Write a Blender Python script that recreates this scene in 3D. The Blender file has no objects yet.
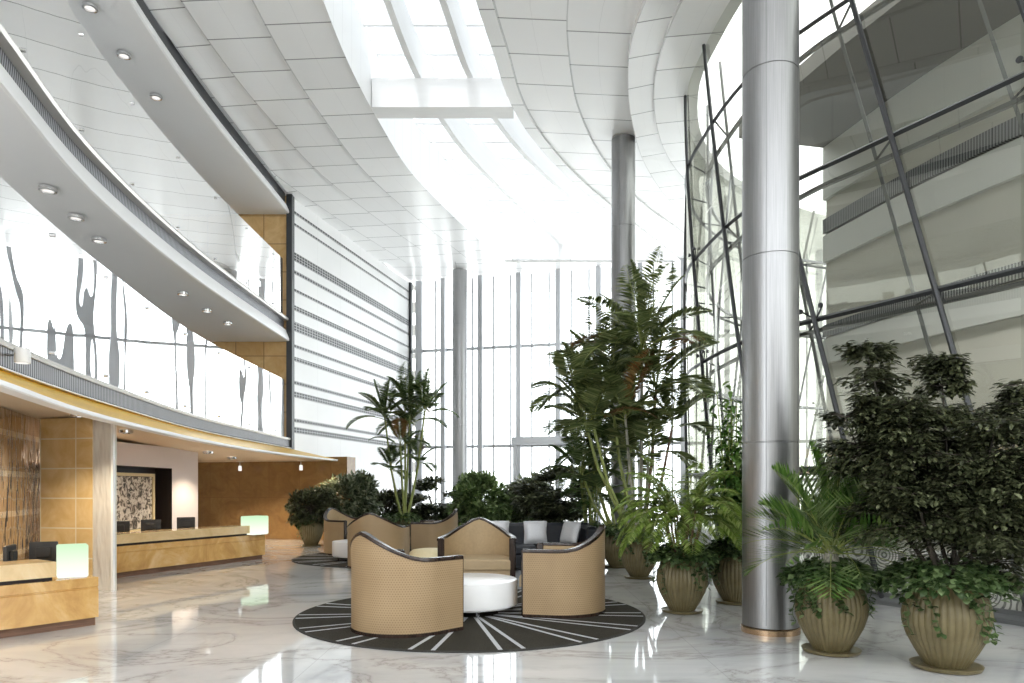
import bpy, math, random
from mathutils import Vector, Matrix
random.seed(7)
PI = math.pi
col = bpy.context.scene.collection
F, HZ, CX, H = 710.0, 489.0, 512.0, 1.4      # focal length (px), horizon row, centre column, eye height
V = Vector
def R(d): return math.radians(d)
def fp(px, py):                 # floor point seen at a pixel of the photograph
    Y = F * H / (py - HZ); return V(((px - CX) / F * Y, Y, 0))
def at(px, Y, z=0.0): return V(((px - CX) / F * Y, Y, z))

# ------------------------------------------------------------------ materials
def newmat(name):
    m = bpy.data.materials.new(name); m.use_nodes = True
    nt = m.node_tree; nt.nodes.clear()
    out = nt.nodes.new('ShaderNodeOutputMaterial')
    return m, nt, out
class NT:
    def __init__(s, nt): s.nt = nt
    def n(s, t, **kw):
        x = s.nt.nodes.new(t)
        for k, v in kw.items(): setattr(x, k, v)
        return x
    def l(s, a, b): s.nt.links.new(a, b)
    def m(s, op, a, b=None, c=None):
        x = s.n('ShaderNodeMath', operation=op)
        for i, v in enumerate((a, b, c)):
            if v is None: continue
            if hasattr(v, 'is_linked'): s.l(v, x.inputs[i])
            else: x.inputs[i].default_value = v
        return x.outputs[0]
    def mix(s, f, a, b):
        x = s.n('ShaderNodeMix', data_type='RGBA')
        for i, v in ((0, f), (6, a), (7, b)):
            if hasattr(v, 'is_linked'): s.l(v, x.inputs[i])
            else: x.inputs[i].default_value = v if i == 0 else (*v, 1)[:4]
        return x.outputs[2]
    def noise(s, scale, detail=3, rough=.5, vec=None, dist=0):
        x = s.n('ShaderNodeTexNoise'); x.inputs['Scale'].default_value = scale
        x.inputs['Detail'].default_value = detail; x.inputs['Roughness'].default_value = rough
        x.inputs['Distortion'].default_value = dist
        if vec is not None: s.l(vec, x.inputs['Vector'])
        return x.outputs[0]
    def ramp(s, fac, stops):
        x = s.n('ShaderNodeValToRGB'); e = x.color_ramp.elements
        while len(e) < len(stops): e.new(.5)
        for i, (p, c) in enumerate(stops):
            e[i].position = p; e[i].color = (*c, 1)[:4] if len(c) == 3 else c
        s.l(fac, x.inputs[0]); return x.outputs[0]
    def obj(s): return s.n('ShaderNodeTexCoord').outputs['Object']
    def gen(s): return s.n('ShaderNodeTexCoord').outputs['Generated']
    def uv(s): return s.n('ShaderNodeTexCoord').outputs['UV']
    def xyz(s, v):
        x = s.n('ShaderNodeSeparateXYZ'); s.l(v, x.inputs[0]); return x.outputs
    def scl(s, v, sc):
        x = s.n('ShaderNodeMapping'); x.inputs['Scale'].default_value = sc; s.l(v, x.inputs['Vector']); return x.outputs[0]
    def bump(s, h, st, dist=.01):
        x = s.n('ShaderNodeBump'); x.inputs['Strength'].default_value = st; x.inputs['Distance'].default_value = dist
        s.l(h, x.inputs['Height']); return x.outputs[0]
    def pbr(s, c, rough=.5, metal=0, spec=.5, normal=None, coat=0):
        p = s.n('ShaderNodeBsdfPrincipled')
        if hasattr(c, 'is_linked'): s.l(c, p.inputs['Base Color'])
        else: p.inputs['Base Color'].default_value = (*c, 1)
        if hasattr(rough, 'is_linked'): s.l(rough, p.inputs['Roughness'])
        else: p.inputs['Roughness'].default_value = rough
        p.inputs['Metallic'].default_value = metal
        p.inputs['Specular IOR Level'].default_value = spec
        p.inputs['Coat Weight'].default_value = coat
        p.inputs['Coat Roughness'].default_value = .03
        if normal is not None: s.l(normal, p.inputs['Normal'])
        return p.outputs[0]
M = {}
def simple(name, c, rough=.5, metal=0, spec=.5, var=.06, scale=6, coat=0):
    m, nt, out = newmat(name); t = NT(nt)
    n = t.noise(scale, 4)
    c2 = tuple(min(1, x * (1 + var)) for x in c); c1 = tuple(x * (1 - var) for x in c)
    t.l(t.pbr(t.ramp(n, [(.3, c1), (.7, c2)]), rough, metal, spec, coat=coat), out.inputs[0]); M[name] = m; return m
simple('white_paint', (.9, .9, .9), .5, var=.02)
simple('soffit_white', (.82, .82, .82), .6, var=.02)
simple('soffit_tan', (.72, .60, .46), .6, var=.03)
simple('fascia_white', (.86, .86, .87), .3, var=.01)
simple('steel_dark', (.045, .047, .05), .4, .3, var=.1)
simple('steel_grey', (.46, .47, .49), .4, .4, var=.05)
simple('rail_metal', (.62, .60, .57), .35, .5, var=.04)
simple('black_plastic', (.02, .02, .022), .35, var=.1)
simple('screen_black', (.012, .012, .014), .12, var=.1)
simple('chrome', (.75, .75, .76), .12, 1, var=.03)
simple('bronze', (.55, .38, .24), .25, .9, var=.05)
simple('gold', (.84, .50, .025), .35, .15, var=.15, scale=3)
simple('rug_edge', (.03, .028, .024), .95, var=.1)
simple('soil', (.06, .045, .03), .95, var=.4, scale=30)
simple('stem_green', (.23, .27, .07), .5, var=.35, scale=9)
simple('stem_grey', (.26, .25, .20), .6, var=.4, scale=14)
simple('stem_brown', (.20, .11, .07), .6, var=.4, scale=12)
simple('stem_dark', (.05, .04, .03), .7, var=.3, scale=12)
simple('navy_leather', (.016, .018, .024), .38, var=.2, scale=5)
simple('silver_cloth', (.58, .58, .60), .45, .15, var=.06, scale=20)
simple('cream_cloth', (.80, .68, .42), .5, var=.05, scale=20)
simple('beige_cloth', (.43, .315, .18), .62, var=.06, scale=26)
simple('table_lacquer', (.88, .88, .88), .3, var=.01, coat=.1)
simple('kerb_grey', (.16, .165, .17), .4, var=.1)
simple('pillar_grey', (.30, .30, .28), .6, var=.06, scale=2)
simple('added_wall_grey', (.62, .60, .54), .8, var=.06, scale=1)
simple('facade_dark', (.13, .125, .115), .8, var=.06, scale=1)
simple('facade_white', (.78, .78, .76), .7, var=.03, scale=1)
simple('paving', (.86, .86, .85), .8, var=.06, scale=2)
simple('wall_lilac', (.74, .70, .73), .5, var=.02, scale=1)
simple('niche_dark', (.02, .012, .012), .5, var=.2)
simple('orange_paint', (.8, .42, .03), .5)

def emis(name, c, s):
    m, nt, out = newmat(name); t = NT(nt); e = t.n('ShaderNodeEmission')
    e.inputs[0].default_value = (*c, 1); e.inputs[1].default_value = s; t.l(e.outputs[0], out.inputs[0]); M[name] = m
emis('lamp_glow', (1, .93, .82), 6); emis('cove_glow', (1, .72, .22), 2.2)
emis('lamp_off', (1, .97, .92), .75)
def glowbox():
    m, nt, out = newmat('glow_panel'); t = NT(nt)
    g = t.xyz(t.obj())
    c = t.ramp(t.m('MULTIPLY_ADD', g[2], 2.6, .0), [(0, (.95, 1, .84)), (1, (.50, .74, .46))])
    e = t.n('ShaderNodeEmission'); t.l(c, e.inputs[0]); e.inputs[1].default_value = .85
    t.l(e.outputs[0], out.inputs[0]); M['glow_panel'] = m
glowbox()

def marble_floor():
    m, nt, out = newmat('marble_floor'); t = NT(nt); o = t.obj()
    o2 = t.scl(o, (.55, .8, 1))
    base = t.ramp(t.noise(.6, 6, .6, o2, 1.2), [(.30, (.46, .47, .49)), (.50, (.64, .64, .64)), (.70, (.76, .75, .73))])
    v = t.m('ABSOLUTE', t.m('SUBTRACT', t.noise(.75, 8, .62, o2, 1.6), .5))
    vein = t.ramp(v, [(.0, (1, 1, 1)), (.012, (.35, .35, .35)), (.05, (0, 0, 0))])
    c = t.mix(t.m('MULTIPLY', vein, .55), base, (.25, .22, .20))
    s = t.xyz(o)
    def line(a): return t.m('LESS_THAN', t.m('FRACT', t.m('DIVIDE', a, 1.6)), .0035)
    g = t.m('MAXIMUM', line(s[0]), line(s[1]))
    c = t.mix(t.m('MULTIPLY', g, .5), c, (.3, .3, .3))
    t.l(t.pbr(c, .045, 0, .75), out.inputs[0]); M['marble_floor'] = m
marble_floor()
def onyx(name, a, b, c, sc=1.2, rough=.12):
    m, nt, out = newmat(name); t = NT(nt); o = t.obj()
    base = t.ramp(t.noise(sc, 7, .65, o, 1.5), [(.3, a), (.52, b), (.72, c)])
    fine = t.noise(sc * 9, 5, .7, o)
    col_ = t.mix(t.m('MULTIPLY', fine, .35), base, a)
    t.l(t.pbr(col_, rough, 0, .5), out.inputs[0]); M[name] = m
onyx('onyx', (.48, .25, .075), (.72, .45, .17), (.86, .66, .38))
onyx('onyx_pale', (.66, .46, .22), (.82, .62, .36), (.88, .74, .52))
def tiles(name, a, b, w, h, uvs=True, line=(.25, .14, .06), rough=.15):
    m, nt, out = newmat(name); t = NT(nt); u = t.xyz(t.uv())
    n = t.noise(2.5, 6, .65, t.obj(), .8); base = t.ramp(n, [(.3, a), (.7, b)])
    cell = t.n('ShaderNodeTexWhiteNoise', noise_dimensions='2D')
    cv = t.n('ShaderNodeCombineXYZ'); t.l(t.m('FLOOR', t.m('DIVIDE', u[0], w)), cv.inputs[0]); t.l(t.m('FLOOR', t.m('DIVIDE', u[1], h)), cv.inputs[1])
    t.l(cv.outputs[0], cell.inputs[0])
    base = t.mix(t.m('MULTIPLY', cell.outputs[0], .35), base, a)
    def ln(x, p): return t.m('LESS_THAN', t.m('FRACT', t.m('DIVIDE', x, p)), .018 / p)
    g = t.m('MAXIMUM', ln(u[0], w), ln(u[1], h))
    t.l(t.pbr(t.mix(g, base, line), rough), out.inputs[0]); M[name] = m
tiles('brown_marble', (.22, .125, .05), (.37, .225, .095), .95, 1.15)
tiles('gold_marble', (.55, .33, .12), (.74, .52, .26), .75, .75)
tiles('onyx_panel', (.68, .43, .16), (.88, .68, .38), .6, .42, line=(.85, .75, .55))

def ceil_tiles():
    m, nt, out = newmat('ceiling_tiles'); t = NT(nt); u = t.xyz(t.uv())
    tier = t.m('FLOOR', u[0]); fx = t.m('FRACT', u[0])
    v = t.m('ADD', t.m('DIVIDE', u[1], .98), t.m('MULTIPLY', tier, .41))
    cross = t.m('LESS_THAN', t.m('FRACT', v), .026)
    edge = t.m('LESS_THAN', fx, .022)
    third = t.m('LESS_THAN', t.m('FRACT', t.m('MULTIPLY', fx, 2.0)), .012)
    cell = t.n('ShaderNodeTexWhiteNoise', noise_dimensions='2D'); cv = t.n('ShaderNodeCombineXYZ')
    t.l(tier, cv.inputs[0]); t.l(t.m('FLOOR', v), cv.inputs[1]); t.l(cv.outputs[0], cell.inputs[0])
    base = t.mix(cell.outputs[0], (.86, .86, .86), (.92, .92, .92))
    c = t.mix(t.m('MULTIPLY', third, .3), base, (.5, .5, .5))
    c = t.mix(t.m('MULTIPLY', edge, .45), c, (.35, .35, .35))
    c = t.mix(t.m('MULTIPLY', cross, .8), c, (.16, .16, .16))
    t.l(t.pbr(c, .22, 0, .45), out.inputs[0]); M['ceiling_tiles'] = m
ceil_tiles()
def well_mat():
    m, nt, out = newmat('well_panels'); t = NT(nt); u = t.xyz(t.uv())
    g = t.m('LESS_THAN', t.m('FRACT', t.m('DIVIDE', u[0], .62)), .03)
    t.l(t.pbr(t.mix(t.m('MULTIPLY', g, .35), (.9, .9, .9), (.5, .5, .5)), .35), out.inputs[0]); M['well_panels'] = m
well_mat()
def grille(name, pu, pv, a, b, du=.45, dv=.3):
    m, nt, out = newmat(name); t = NT(nt); u = t.xyz(t.uv())
    g = t.m('LESS_THAN', t.m('FRACT', t.m('DIVIDE', u[0], pu)), du)
    g = t.m('MAXIMUM', g, t.m('LESS_THAN', t.m('FRACT', t.m('DIVIDE', u[1], pv)), dv)) if pv else g
    t.l(t.pbr(t.mix(g, a, b), .45, .2), out.inputs[0]); M[name] = m
grille('slot_grille', .05, 0, (.05, .052, .06), (.33, .33, .35), .5)
grille('perforated_strip', .14, .075, (.04, .04, .045), (.42, .42, .42), .25, .28)
def strip_wall():
    m, nt, out = newmat('pale_panels'); t = NT(nt); u = t.xyz(t.uv())
    n = t.noise(.5, 4, .5, t.obj()); base = t.ramp(n, [(.35, (.83, .83, .83)), (.65, (.90, .90, .90))])
    g = t.m('LESS_THAN', t.m('FRACT', t.m('DIVIDE', u[0], 1.35)), .008)
    t.l(t.pbr(t.mix(t.m('MULTIPLY', g, .4), base, (.45, .45, .45)), .35), out.inputs[0]); M['pale_panels'] = m
strip_wall()
def brushed():
    m, nt, out = newmat('brushed_steel'); t = NT(nt)
    n = t.noise(3, 4, .6, t.scl(t.obj(), (60, 60, .6)))
    c = t.ramp(n, [(.3, (.26, .26, .265)), (.7, (.34, .34, .34))])
    t.l(t.pbr(c, .36, .92), out.inputs[0]); M['brushed_steel'] = m
brushed()
def mirror_glass(name, base, tint, wav=0, scale=1.0, rough=0.0, gl=(1, 1, 1), stretch=(1, 1, 1)):
    m, nt, out = newmat(name); t = NT(nt)
    tr = t.n('ShaderNodeBsdfTransparent'); tr.inputs[0].default_value = (*tint, 1)
    g = t.n('ShaderNodeBsdfGlossy'); g.inputs['Roughness'].default_value = rough; g.inputs['Color'].default_value = (*gl, 1)
    geo = t.n('ShaderNodeNewGeometry'); dp = t.n('ShaderNodeVectorMath', operation='DOT_PRODUCT'); t.l(geo.outputs['Incoming'], dp.inputs[0]); t.l(geo.outputs['Normal'], dp.inputs[1])
    sch = t.m('POWER', t.m('SUBTRACT', 1.0, t.m('MINIMUM', t.m('ABSOLUTE', dp.outputs['Value']), 1.0)), 5.0)
    if wav:
        nb = t.bump(t.noise(scale, 1, .5, t.scl(t.obj(), stretch)), 1.0, wav); t.l(nb, g.inputs['Normal'])
    fac = t.m('MULTIPLY_ADD', sch, 1 - base, base)
    mx = t.n('ShaderNodeMixShader'); t.l(fac, mx.inputs[0]); t.l(tr.outputs[0], mx.inputs[1]); t.l(g.outputs[0], mx.inputs[2])
    t.l(mx.outputs[0], out.inputs[0]); M[name] = m
mirror_glass('clear_glass', .03, (.96, .98, .97))
mirror_glass('skylight_glass', .03, (.31, .32, .325))
mirror_glass('cone_glass', .14, (.62, .63, .58), gl=(.72, .72, .66))
mirror_glass('balustrade_glass', .80, (.7, .72, .72), wav=.0035, scale=1.1, stretch=(1, 1, .6))
def crystal(name, c, bumpd, sc, metal=.9, rough=.08, lines=None):
    m, nt, out = newmat(name); t = NT(nt)
    nb = t.bump(t.noise(sc, 2, .5, t.scl(t.obj(), (1, 1, .35))), 1.0, bumpd)
    cc = c
    if lines:
        u = t.xyz(t.uv())
        g = t.m('LESS_THAN', t.m('FRACT', t.m('DIVIDE', u[1], lines[1])), .075 / lines[1])
        g2 = t.m('LESS_THAN', t.m('FRACT', t.m('DIVIDE', u[0], lines[0])), .02 / lines[0])
        cc = t.mix(g, c, (.9, .9, .9)); cc = t.mix(g2, cc, (.15, .12, .1))
    t.l(t.pbr(cc, rough, metal, .5, nb), out.inputs[0]); M[name] = m
crystal('crystal_panel', (.92, .91, .88), .05, 6, .25, .08)
crystal('mosaic_mirror', (.60, .50, .41), .06, 5, .8, .08, (.48, .52))
def artwork():
    m, nt, out = newmat('artwork'); t = NT(nt)
    n = t.noise(9, 5, .62, t.obj(), 1.2)
    c = t.ramp(n, [(.40, (.03, .025, .02)), (.47, (.25, .2, .15)), (.52, (.72, .66, .58)), (.7, (.85, .80, .74))])
    t.l(t.pbr(c, .5), out.inputs[0]); M['artwork'] = m
artwork()
def woven():
    m, nt, out = newmat('woven_shell'); t = NT(nt); u = t.xyz(t.uv())
    row = t.m('FLOOR', t.m('DIVIDE', u[1], .022))
    sh = t.m('MULTIPLY', t.m('MODULO', row, 2.0), .5)
    fu = t.m('SUBTRACT', t.m('FRACT', t.m('ADD', t.m('DIVIDE', u[0], .026), sh)), .5)
    fv = t.m('SUBTRACT', t.m('FRACT', t.m('DIVIDE', u[1], .022)), .5)
    d = t.m('ADD', t.m('MULTIPLY', fu, fu), t.m('MULTIPLY', fv, fv))
    k = t.ramp(d, [(.04, (1, 1, 1)), (.12, (0, 0, 0))])
    base = t.ramp(t.noise(3, 3), [(.3, (.355, .245, .135)), (.7, (.405, .285, .16))])
    c = t.mix(t.m('MULTIPLY', k, .55), base, (.17, .11, .055))
    t.l(t.pbr(c, .5, 0, .35, t.bump(k, -.4, .003)), out.inputs[0]); M['woven_shell'] = m
woven()
def wood():
    m, nt, out = newmat('dark_wood'); t = NT(nt)
    n = t.noise(5, 5, .6, t.scl(t.obj(), (8, 8, 1)))
    t.l(t.pbr(t.ramp(n, [(.3, (.014, .009, .008)), (.7, (.05, .03, .022))]), .22, 0, .4, coat=.1), out.inputs[0]); M['dark_wood'] = m
wood()
def rugm():
    m, nt, out = newmat('radial_rug'); t = NT(nt); s = t.xyz(t.obj())
    a = t.m('ARCTAN2', s[1], s[0]); r = t.m('SQRT', t.m('ADD', t.m('MULTIPLY', s[0], s[0]), t.m('MULTIPLY', s[1], s[1])))
    step = 2 * PI / 15
    q = t.m('SUBTRACT', t.m('FRACT', t.m('ADD', t.m('DIVIDE', t.m('ADD', a, R(76)), step), 15.5)), .5)
    perp = t.m('ABSOLUTE', t.m('MULTIPLY', r, t.m('SINE', t.m('MULTIPLY', q, step))))
    off = t.m('MULTIPLY', r, .055)
    k = t.m('LESS_THAN', t.m('ABSOLUTE', t.m('SUBTRACT', perp, off)), .02)
    k = t.m('MULTIPLY', k, t.m('GREATER_THAN', r, .3))
    pile = t.noise(90, 3, .7, t.obj())
    base = t.ramp(pile, [(.3, (.026, .024, .019)), (.7, (.062, .056, .045))])
    c = t.mix(k, base, (.52, .53, .55))
    t.l(t.pbr(c, .95, 0, .1, t.bump(pile, .5, .004)), out.inputs[0]); M['radial_rug'] = m
rugm()
def inlay():
    m, nt, out = newmat('swirl_inlay'); t = NT(nt); o = t.uv()
    vo = t.n('ShaderNodeTexVoronoi', feature='F1'); vo.inputs['Scale'].default_value = 3.0; vo.inputs['Randomness'].default_value = .6
    t.l(o, vo.inputs['Vector'])
    w = t.m('SINE', t.m('MULTIPLY', vo.outputs['Distance'], 58.0))
    k = t.ramp(t.m('MULTIPLY_ADD', w, .5, .5), [(.55, (0, 0, 0)), (.75, (1, 1, 1))])
    tr = t.n('ShaderNodeBsdfTransparent'); mx = t.n('ShaderNodeMixShader'); mx.inputs[0].default_value = .72
    t.l(tr.outputs[0], mx.inputs[1]); t.l(t.pbr(t.mix(k, (.66, .66, .62), (.17, .17, .16)), .35), mx.inputs[2])
    t.l(mx.outputs[0], out.inputs[0]); M['swirl_inlay'] = m
inlay()
def clay():
    m, nt, out = newmat('pot_clay'); t = NT(nt)
    n = t.noise(7, 5, .6, t.obj())
    t.l(t.pbr(t.ramp(n, [(.3, (.125, .100, .046)), (.7, (.175, .143, .072))]), .45, 0, .4), out.inputs[0]); M['pot_clay'] = m
clay()
def leafm(name, stops, rough=.42, trans=.3):
    m, nt, out = newmat(name); t = NT(nt)
    g = t.n('ShaderNodeNewGeometry'); c = t.ramp(g.outputs['Random Per Island'], stops)
    p = t.pbr(c, rough, 0, .4); tl = t.n('ShaderNodeBsdfTranslucent'); t.l(c, tl.inputs[0])
    mx = t.n('ShaderNodeMixShader'); mx.inputs[0].default_value = trans; t.l(p, mx.inputs[1]); t.l(tl.outputs[0], mx.inputs[2])
    t.l(mx.outputs[0], out.inputs[0]); M[name] = m
leafm('leaf_dark', [(0, (.032, .038, .018)), (.6, (.074, .084, .042)), (.92, (.14, .155, .08)), (1, (.26, .28, .16))], .36)
leafm('leaf_mid', [(0, (.06, .10, .035)), (.6, (.14, .21, .07)), (1, (.30, .38, .17))], .42, .5)
leafm('leaf_light', [(0, (.05, .12, .02)), (.6, (.11, .22, .04)), (1, (.25, .36, .10))])
leafm('leaf_palm', [(0, (.09, .125, .045)), (.6, (.20, .25, .095)), (1, (.38, .41, .18))], .42, .52)
leafm('leaf_rust', [(0, (.22, .10, .03)), (1, (.34, .22, .08))])
leafm('leaf_fern', [(0, (.13, .21, .04)), (.6, (.25, .35, .07)), (1, (.48, .55, .2))], .42, .42)
leafm('leaf_ivy', [(0, (.03, .06, .018)), (.6, (.08, .13, .045)), (1, (.22, .30, .13))], .4)
leafm('leaf_grey', [(0, (.06, .085, .04)), (.6, (.12, .15, .08)), (1, (.36, .38, .26))])

# ------------------------------------------------------------------ mesh helpers
class MB:
    def __init__(s): s.v = []; s.f = []; s.uv = []; s.mi = []
    def add(s, vs, fs, uvs=None, mi=0):
        o = len(s.v); s.v += [tuple(x) for x in vs]
        for i, f in enumerate(fs):
            s.f.append([o + k for k in f]); s.uv.append([uvs[k] for k in f] if uvs else None); s.mi.append(mi)
    def box(s, c, d, rot=0, bev=0):
        cx, cy, cz = c; x, y, z = d[0] / 2, d[1] / 2, d[2] / 2
        cr, sr = math.cos(rot), math.sin(rot)
        def P(a, b, h): return (cx + a * cr - b * sr, cy + a * sr + b * cr, cz + h)
        b = min(bev, x * .45, y * .45, z * .45)
        if b <= 0:
            vs = [P(sx * x, sy * y, sz * z) for sz in (-1, 1) for sy in (-1, 1) for sx in (-1, 1)]
            fs = [(0, 2, 3, 1), (4, 5, 7, 6), (0, 1, 5, 4), (2, 6, 7, 3), (0, 4, 6, 2), (1, 3, 7, 5)]
            uvs = None
            s.add(vs, fs); return
        ring = []
        for (h, ins) in ((-z, b), (-z + b, 0), (z - b, 0), (z, b)):
            X, Y = x - ins, y - ins; k = b * .6
            r = [(-X, -Y + k), (-X + k, -Y), (X - k, -Y), (X, -Y + k), (X, Y - k), (X - k, Y), (-X + k, Y), (-X, Y - k)]
            ring.append([P(p[0], p[1], h) for p in r])
        vs = sum(ring, []); fs = [tuple(range(7, -1, -1)), tuple(range(24, 32))]
        for i in range(3):
            for j in range(8): fs.append((i * 8 + j, i * 8 + (j + 1) % 8, i * 8 + 8 + (j + 1) % 8, i * 8 + 8 + j))
        s.add(vs, fs)
    def tube(s, pts, rad, n=8, cap=True):
        pts = [V(p) for p in pts]; rr = rad if isinstance(rad, (list, tuple)) else [rad] * len(pts)
        vs, up = [], V((0, 0, 1))
        prev = None
        for i, p in enumerate(pts):
            d = (pts[min(i + 1, len(pts) - 1)] - pts[max(i - 1, 0)]).normalized()
            a = d.cross(up if abs(d.z) < .95 else V((1, 0, 0))).normalized()
            if prev is not None and a.dot(prev) < 0 and abs(d.z) > .9: a = (prev - d * prev.dot(d)).normalized()
            prev = a; b = d.cross(a)
            for k in range(n):
                t = 2 * PI * k / n; vs.append(p + (a * math.cos(t) + b * math.sin(t)) * rr[i])
        fs = []
        for i in range(len(pts) - 1):
            for k in range(n): fs.append((i * n + k, i * n + (k + 1) % n, (i + 1) * n + (k + 1) % n, (i + 1) * n + k))
        if cap: fs += [tuple(range(n - 1, -1, -1)), tuple(range((len(pts) - 1) * n, len(pts) * n))]
        s.add(vs, fs)
    def lathe(s, prof, c=(0, 0, 0), n=32, flute=0, nf=0, capb=True, capt=True):
        vs = []
        for (r, z) in prof:
            for k in range(n):
                t = 2 * PI * k / n; q = r * (1 + (flute * (abs(math.sin(nf * t / 2)) - .6) if r > .05 else 0))
                vs.append((c[0] + q * math.cos(t), c[1] + q * math.sin(t), c[2] + z))
        fs = []
        for i in range(len(prof) - 1):
            for k in range(n): fs.append((i * n + k, i * n + (k + 1) % n, (i + 1) * n + (k + 1) % n, (i + 1) * n + k))
        if capb: fs.append(tuple(range(n - 1, -1, -1)))
        if capt: fs.append(tuple(range((len(prof) - 1) * n, len(prof) * n)))
        L = [0.]
        for i in range(1, len(prof)): L.append(L[-1] + math.hypot(prof[i][0] - prof[i - 1][0], prof[i][1] - prof[i - 1][1]))
        s.add(vs, fs, [(k / n * 2 * PI * prof[0][0], L[i]) for i in range(len(prof)) for k in range(n)])
    def quad(s, a, b, c, d, mi=0):
        a, b, c, d = map(V, (a, b, c, d)); w = (b - a).length; h = (d - a).length
        s.add([a, b, c, d], [(0, 1, 2, 3)], [(0, 0), (w, 0), (w, h), (0, h)], mi)
    def build(s, name, mat, parent=None, loc=None, smooth=None, kind=None, mats=None):
        me = bpy.data.meshes.new(name); me.from_pydata(s.v, [], s.f)
        if any(u for u in s.uv):
            ul = me.uv_layers.new(name='UVMap'); i = 0; d = ul.data
            for f, u in zip(s.f, s.uv):
                for k in range(len(f)):
                    if u: d[i].uv = u[k]
                    i += 1
        ms = mats or [mat]
        for x in ms: me.materials.append(M[x])
        if mats:
            for p, k in zip(me.polygons, s.mi): p.material_index = k
        o = bpy.data.objects.new(name, me); col.objects.link(o)
        if smooth is not None:
            for p in me.polygons: p.use_smooth = True
            if smooth: me.set_sharp_from_angle(angle=R(smooth))
        if parent is not None: o.parent = parent
        if loc is not None: o.location = loc
        if kind: o['kind'] = kind
        return o
def tag(o, label=None, cat=None, group=None, kind=None):
    if label: o['label'] = label
    if cat: o['category'] = cat
    if group: o['group'] = group
    if kind: o['kind'] = kind
    return o
def thing(name, loc, label, cat, rz=0, group=None):
    o = bpy.data.objects.new(name, None); col.objects.link(o); o.empty_display_size = .1
    o.location = loc; o.rotation_euler = (0, 0, rz); return tag(o, label, cat, group)
def struct(name, loc=(0, 0, 0)):
    o = bpy.data.objects.new(name, None); col.objects.link(o); o.location = loc; o['kind'] = 'structure'; return o
def copytree(o, parent=None):
    kids = [c for c in bpy.data.objects if c.parent == o]
    c = o.copy(); col.objects.link(c)
    if parent is not None: c.parent = parent
    for k in kids: copytree(k, c)
    return c
def spline(pts, step=.5, closed=False):
    pts = [V((*p, 0))if len(p) == 2 else V(p) for p in pts]; out = []
    for i in range(len(pts) - 1):
        p0 = pts[i - 1] if i else pts[0] * 2 - pts[1]; p1, p2 = pts[i], pts[i + 1]
        p3 = pts[i + 2] if i + 2 < len(pts) else p2 * 2 - p1
        n = max(1, int((p2 - p1).length / step + .5))
        for k in range(n):
            t = k / n
            out.append(.5 * ((2 * p1) + (p2 - p0) * t + (2 * p0 - 5 * p1 + 4 * p2 - p3) * t * t + (3 * p1 - p0 - 3 * p2 + p3) * t ** 3))
    out.append(pts[-1]); return out
def normals(path):      # plan normals to the right of travel
    out = []
    for i in range(len(path)):
        d = (path[min(i + 1, len(path) - 1)] - path[max(i - 1, 0)]); d.z = 0; d.normalize(); out.append(V((d.y, -d.x, 0)))
    return out
def sweep(mb, path, prof, closed=False, mi=0, cap=False):   # prof: (offset to the right, z)
    nn = normals(path); P = len(prof); vs, uvs = [], []
    L = 0.; D = [0.]
    for i in range(1, P): D.append(D[-1] + math.hypot(prof[i][0] - prof[i - 1][0], prof[i][1] - prof[i - 1][1]))
    D.append(D[-1] + math.hypot(prof[0][0] - prof[-1][0], prof[0][1] - prof[-1][1]))
    for i, p in enumerate(path):
        if i: L += (p - path[i - 1]).length
        for j in range(P + (1 if closed else 0)):
            o, z = prof[j % P]; q = p + nn[i] * o; vs.append((q.x, q.y, p.z + z)); uvs.append((L, D[j]))
    Q = P + (1 if closed else 0); fs = []
    for i in range(len(path) - 1):
        for j in range(Q - 1): fs.append((i * Q + j, (i + 1) * Q + j, (i + 1) * Q + j + 1, i * Q + j + 1))
    if cap and closed:
        fs.append(tuple(range(P))); fs.append(tuple(reversed(range((len(path) - 1) * Q, (len(path) - 1) * Q + P))))
    mb.add(vs, fs, uvs, mi)
def xat(path, y):
    for a, b in zip(path, path[1:]):
        if (a.y - y) * (b.y - y) <= 0 and a.y != b.y: return a.x + (b.x - a.x) * (y - a.y) / (b.y - a.y)
    return path[0].x if y < path[0].y else path[-1].x
def trim_path(path, y0, y1): return [p for p in path if y0 - 1e-6 <= p.y <= y1 + 1e-6]

# ------------------------------------------------------------------ plan curves (traced as real plan positions)
BAL = spline([(-3.6, 2.0), (-4.35, 4.4), (-5.0, 6.94), (-5.62, 9.65), (-5.95, 13.5), (-5.96, 18.95)], .35)
BAL1 = spline([(-3.4, 2.4), (-3.95, 4.2), (-4.62, 6.41), (-5.22, 9.23), (-5.82, 13.4), (-5.92, 18.95)], .35)
CAN = spline([(-2.9, 2.4), (-3.73, 5.17), (-4.43, 7.8), (-5.03, 12.3), (-5.02, 16), (-4.72, 19.2)], .35)
SKL = spline([(-2.6, 4), (-2.95, 8), (-3.03, 11.4), (-3.0, 13.3), (-2.84, 15.15), (-2.5, 17.6), (-1.63, 20.6), (-.24, 24.6)], .4)
SKR = spline([(-1.4, 4), (-1.05, 8), (-.58, 11.4), (-.35, 12.7), (.03, 14.7), (.9, 16.9), (2.3, 19.4), (5.68, 24.6)], .4)
RING = spline([(9, -4), (6.3, 1.5), (4.2, 5.2), (2.9, 8), (2.3, 10), (2.1, 11.4), (2.06, 12.4), (2.22, 13.6), (2.54, 15), (3.2, 17), (4.5, 19.5), (6.5, 22), (9, 26)], .4)
GLASS = spline([(8.63, 1.0), (7.46, 3.2), (6.39, 5.2), (5.3, 7.25), (4.32, 9.08), (3.88, 9.92), (3.55, 11.1), (3.42, 12.6), (3.46, 14.0), (3.95, 15.7), (5.0, 17.5), (6.8, 19.2), (9, 20.2)], .2)
CZ = 9.25
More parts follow.
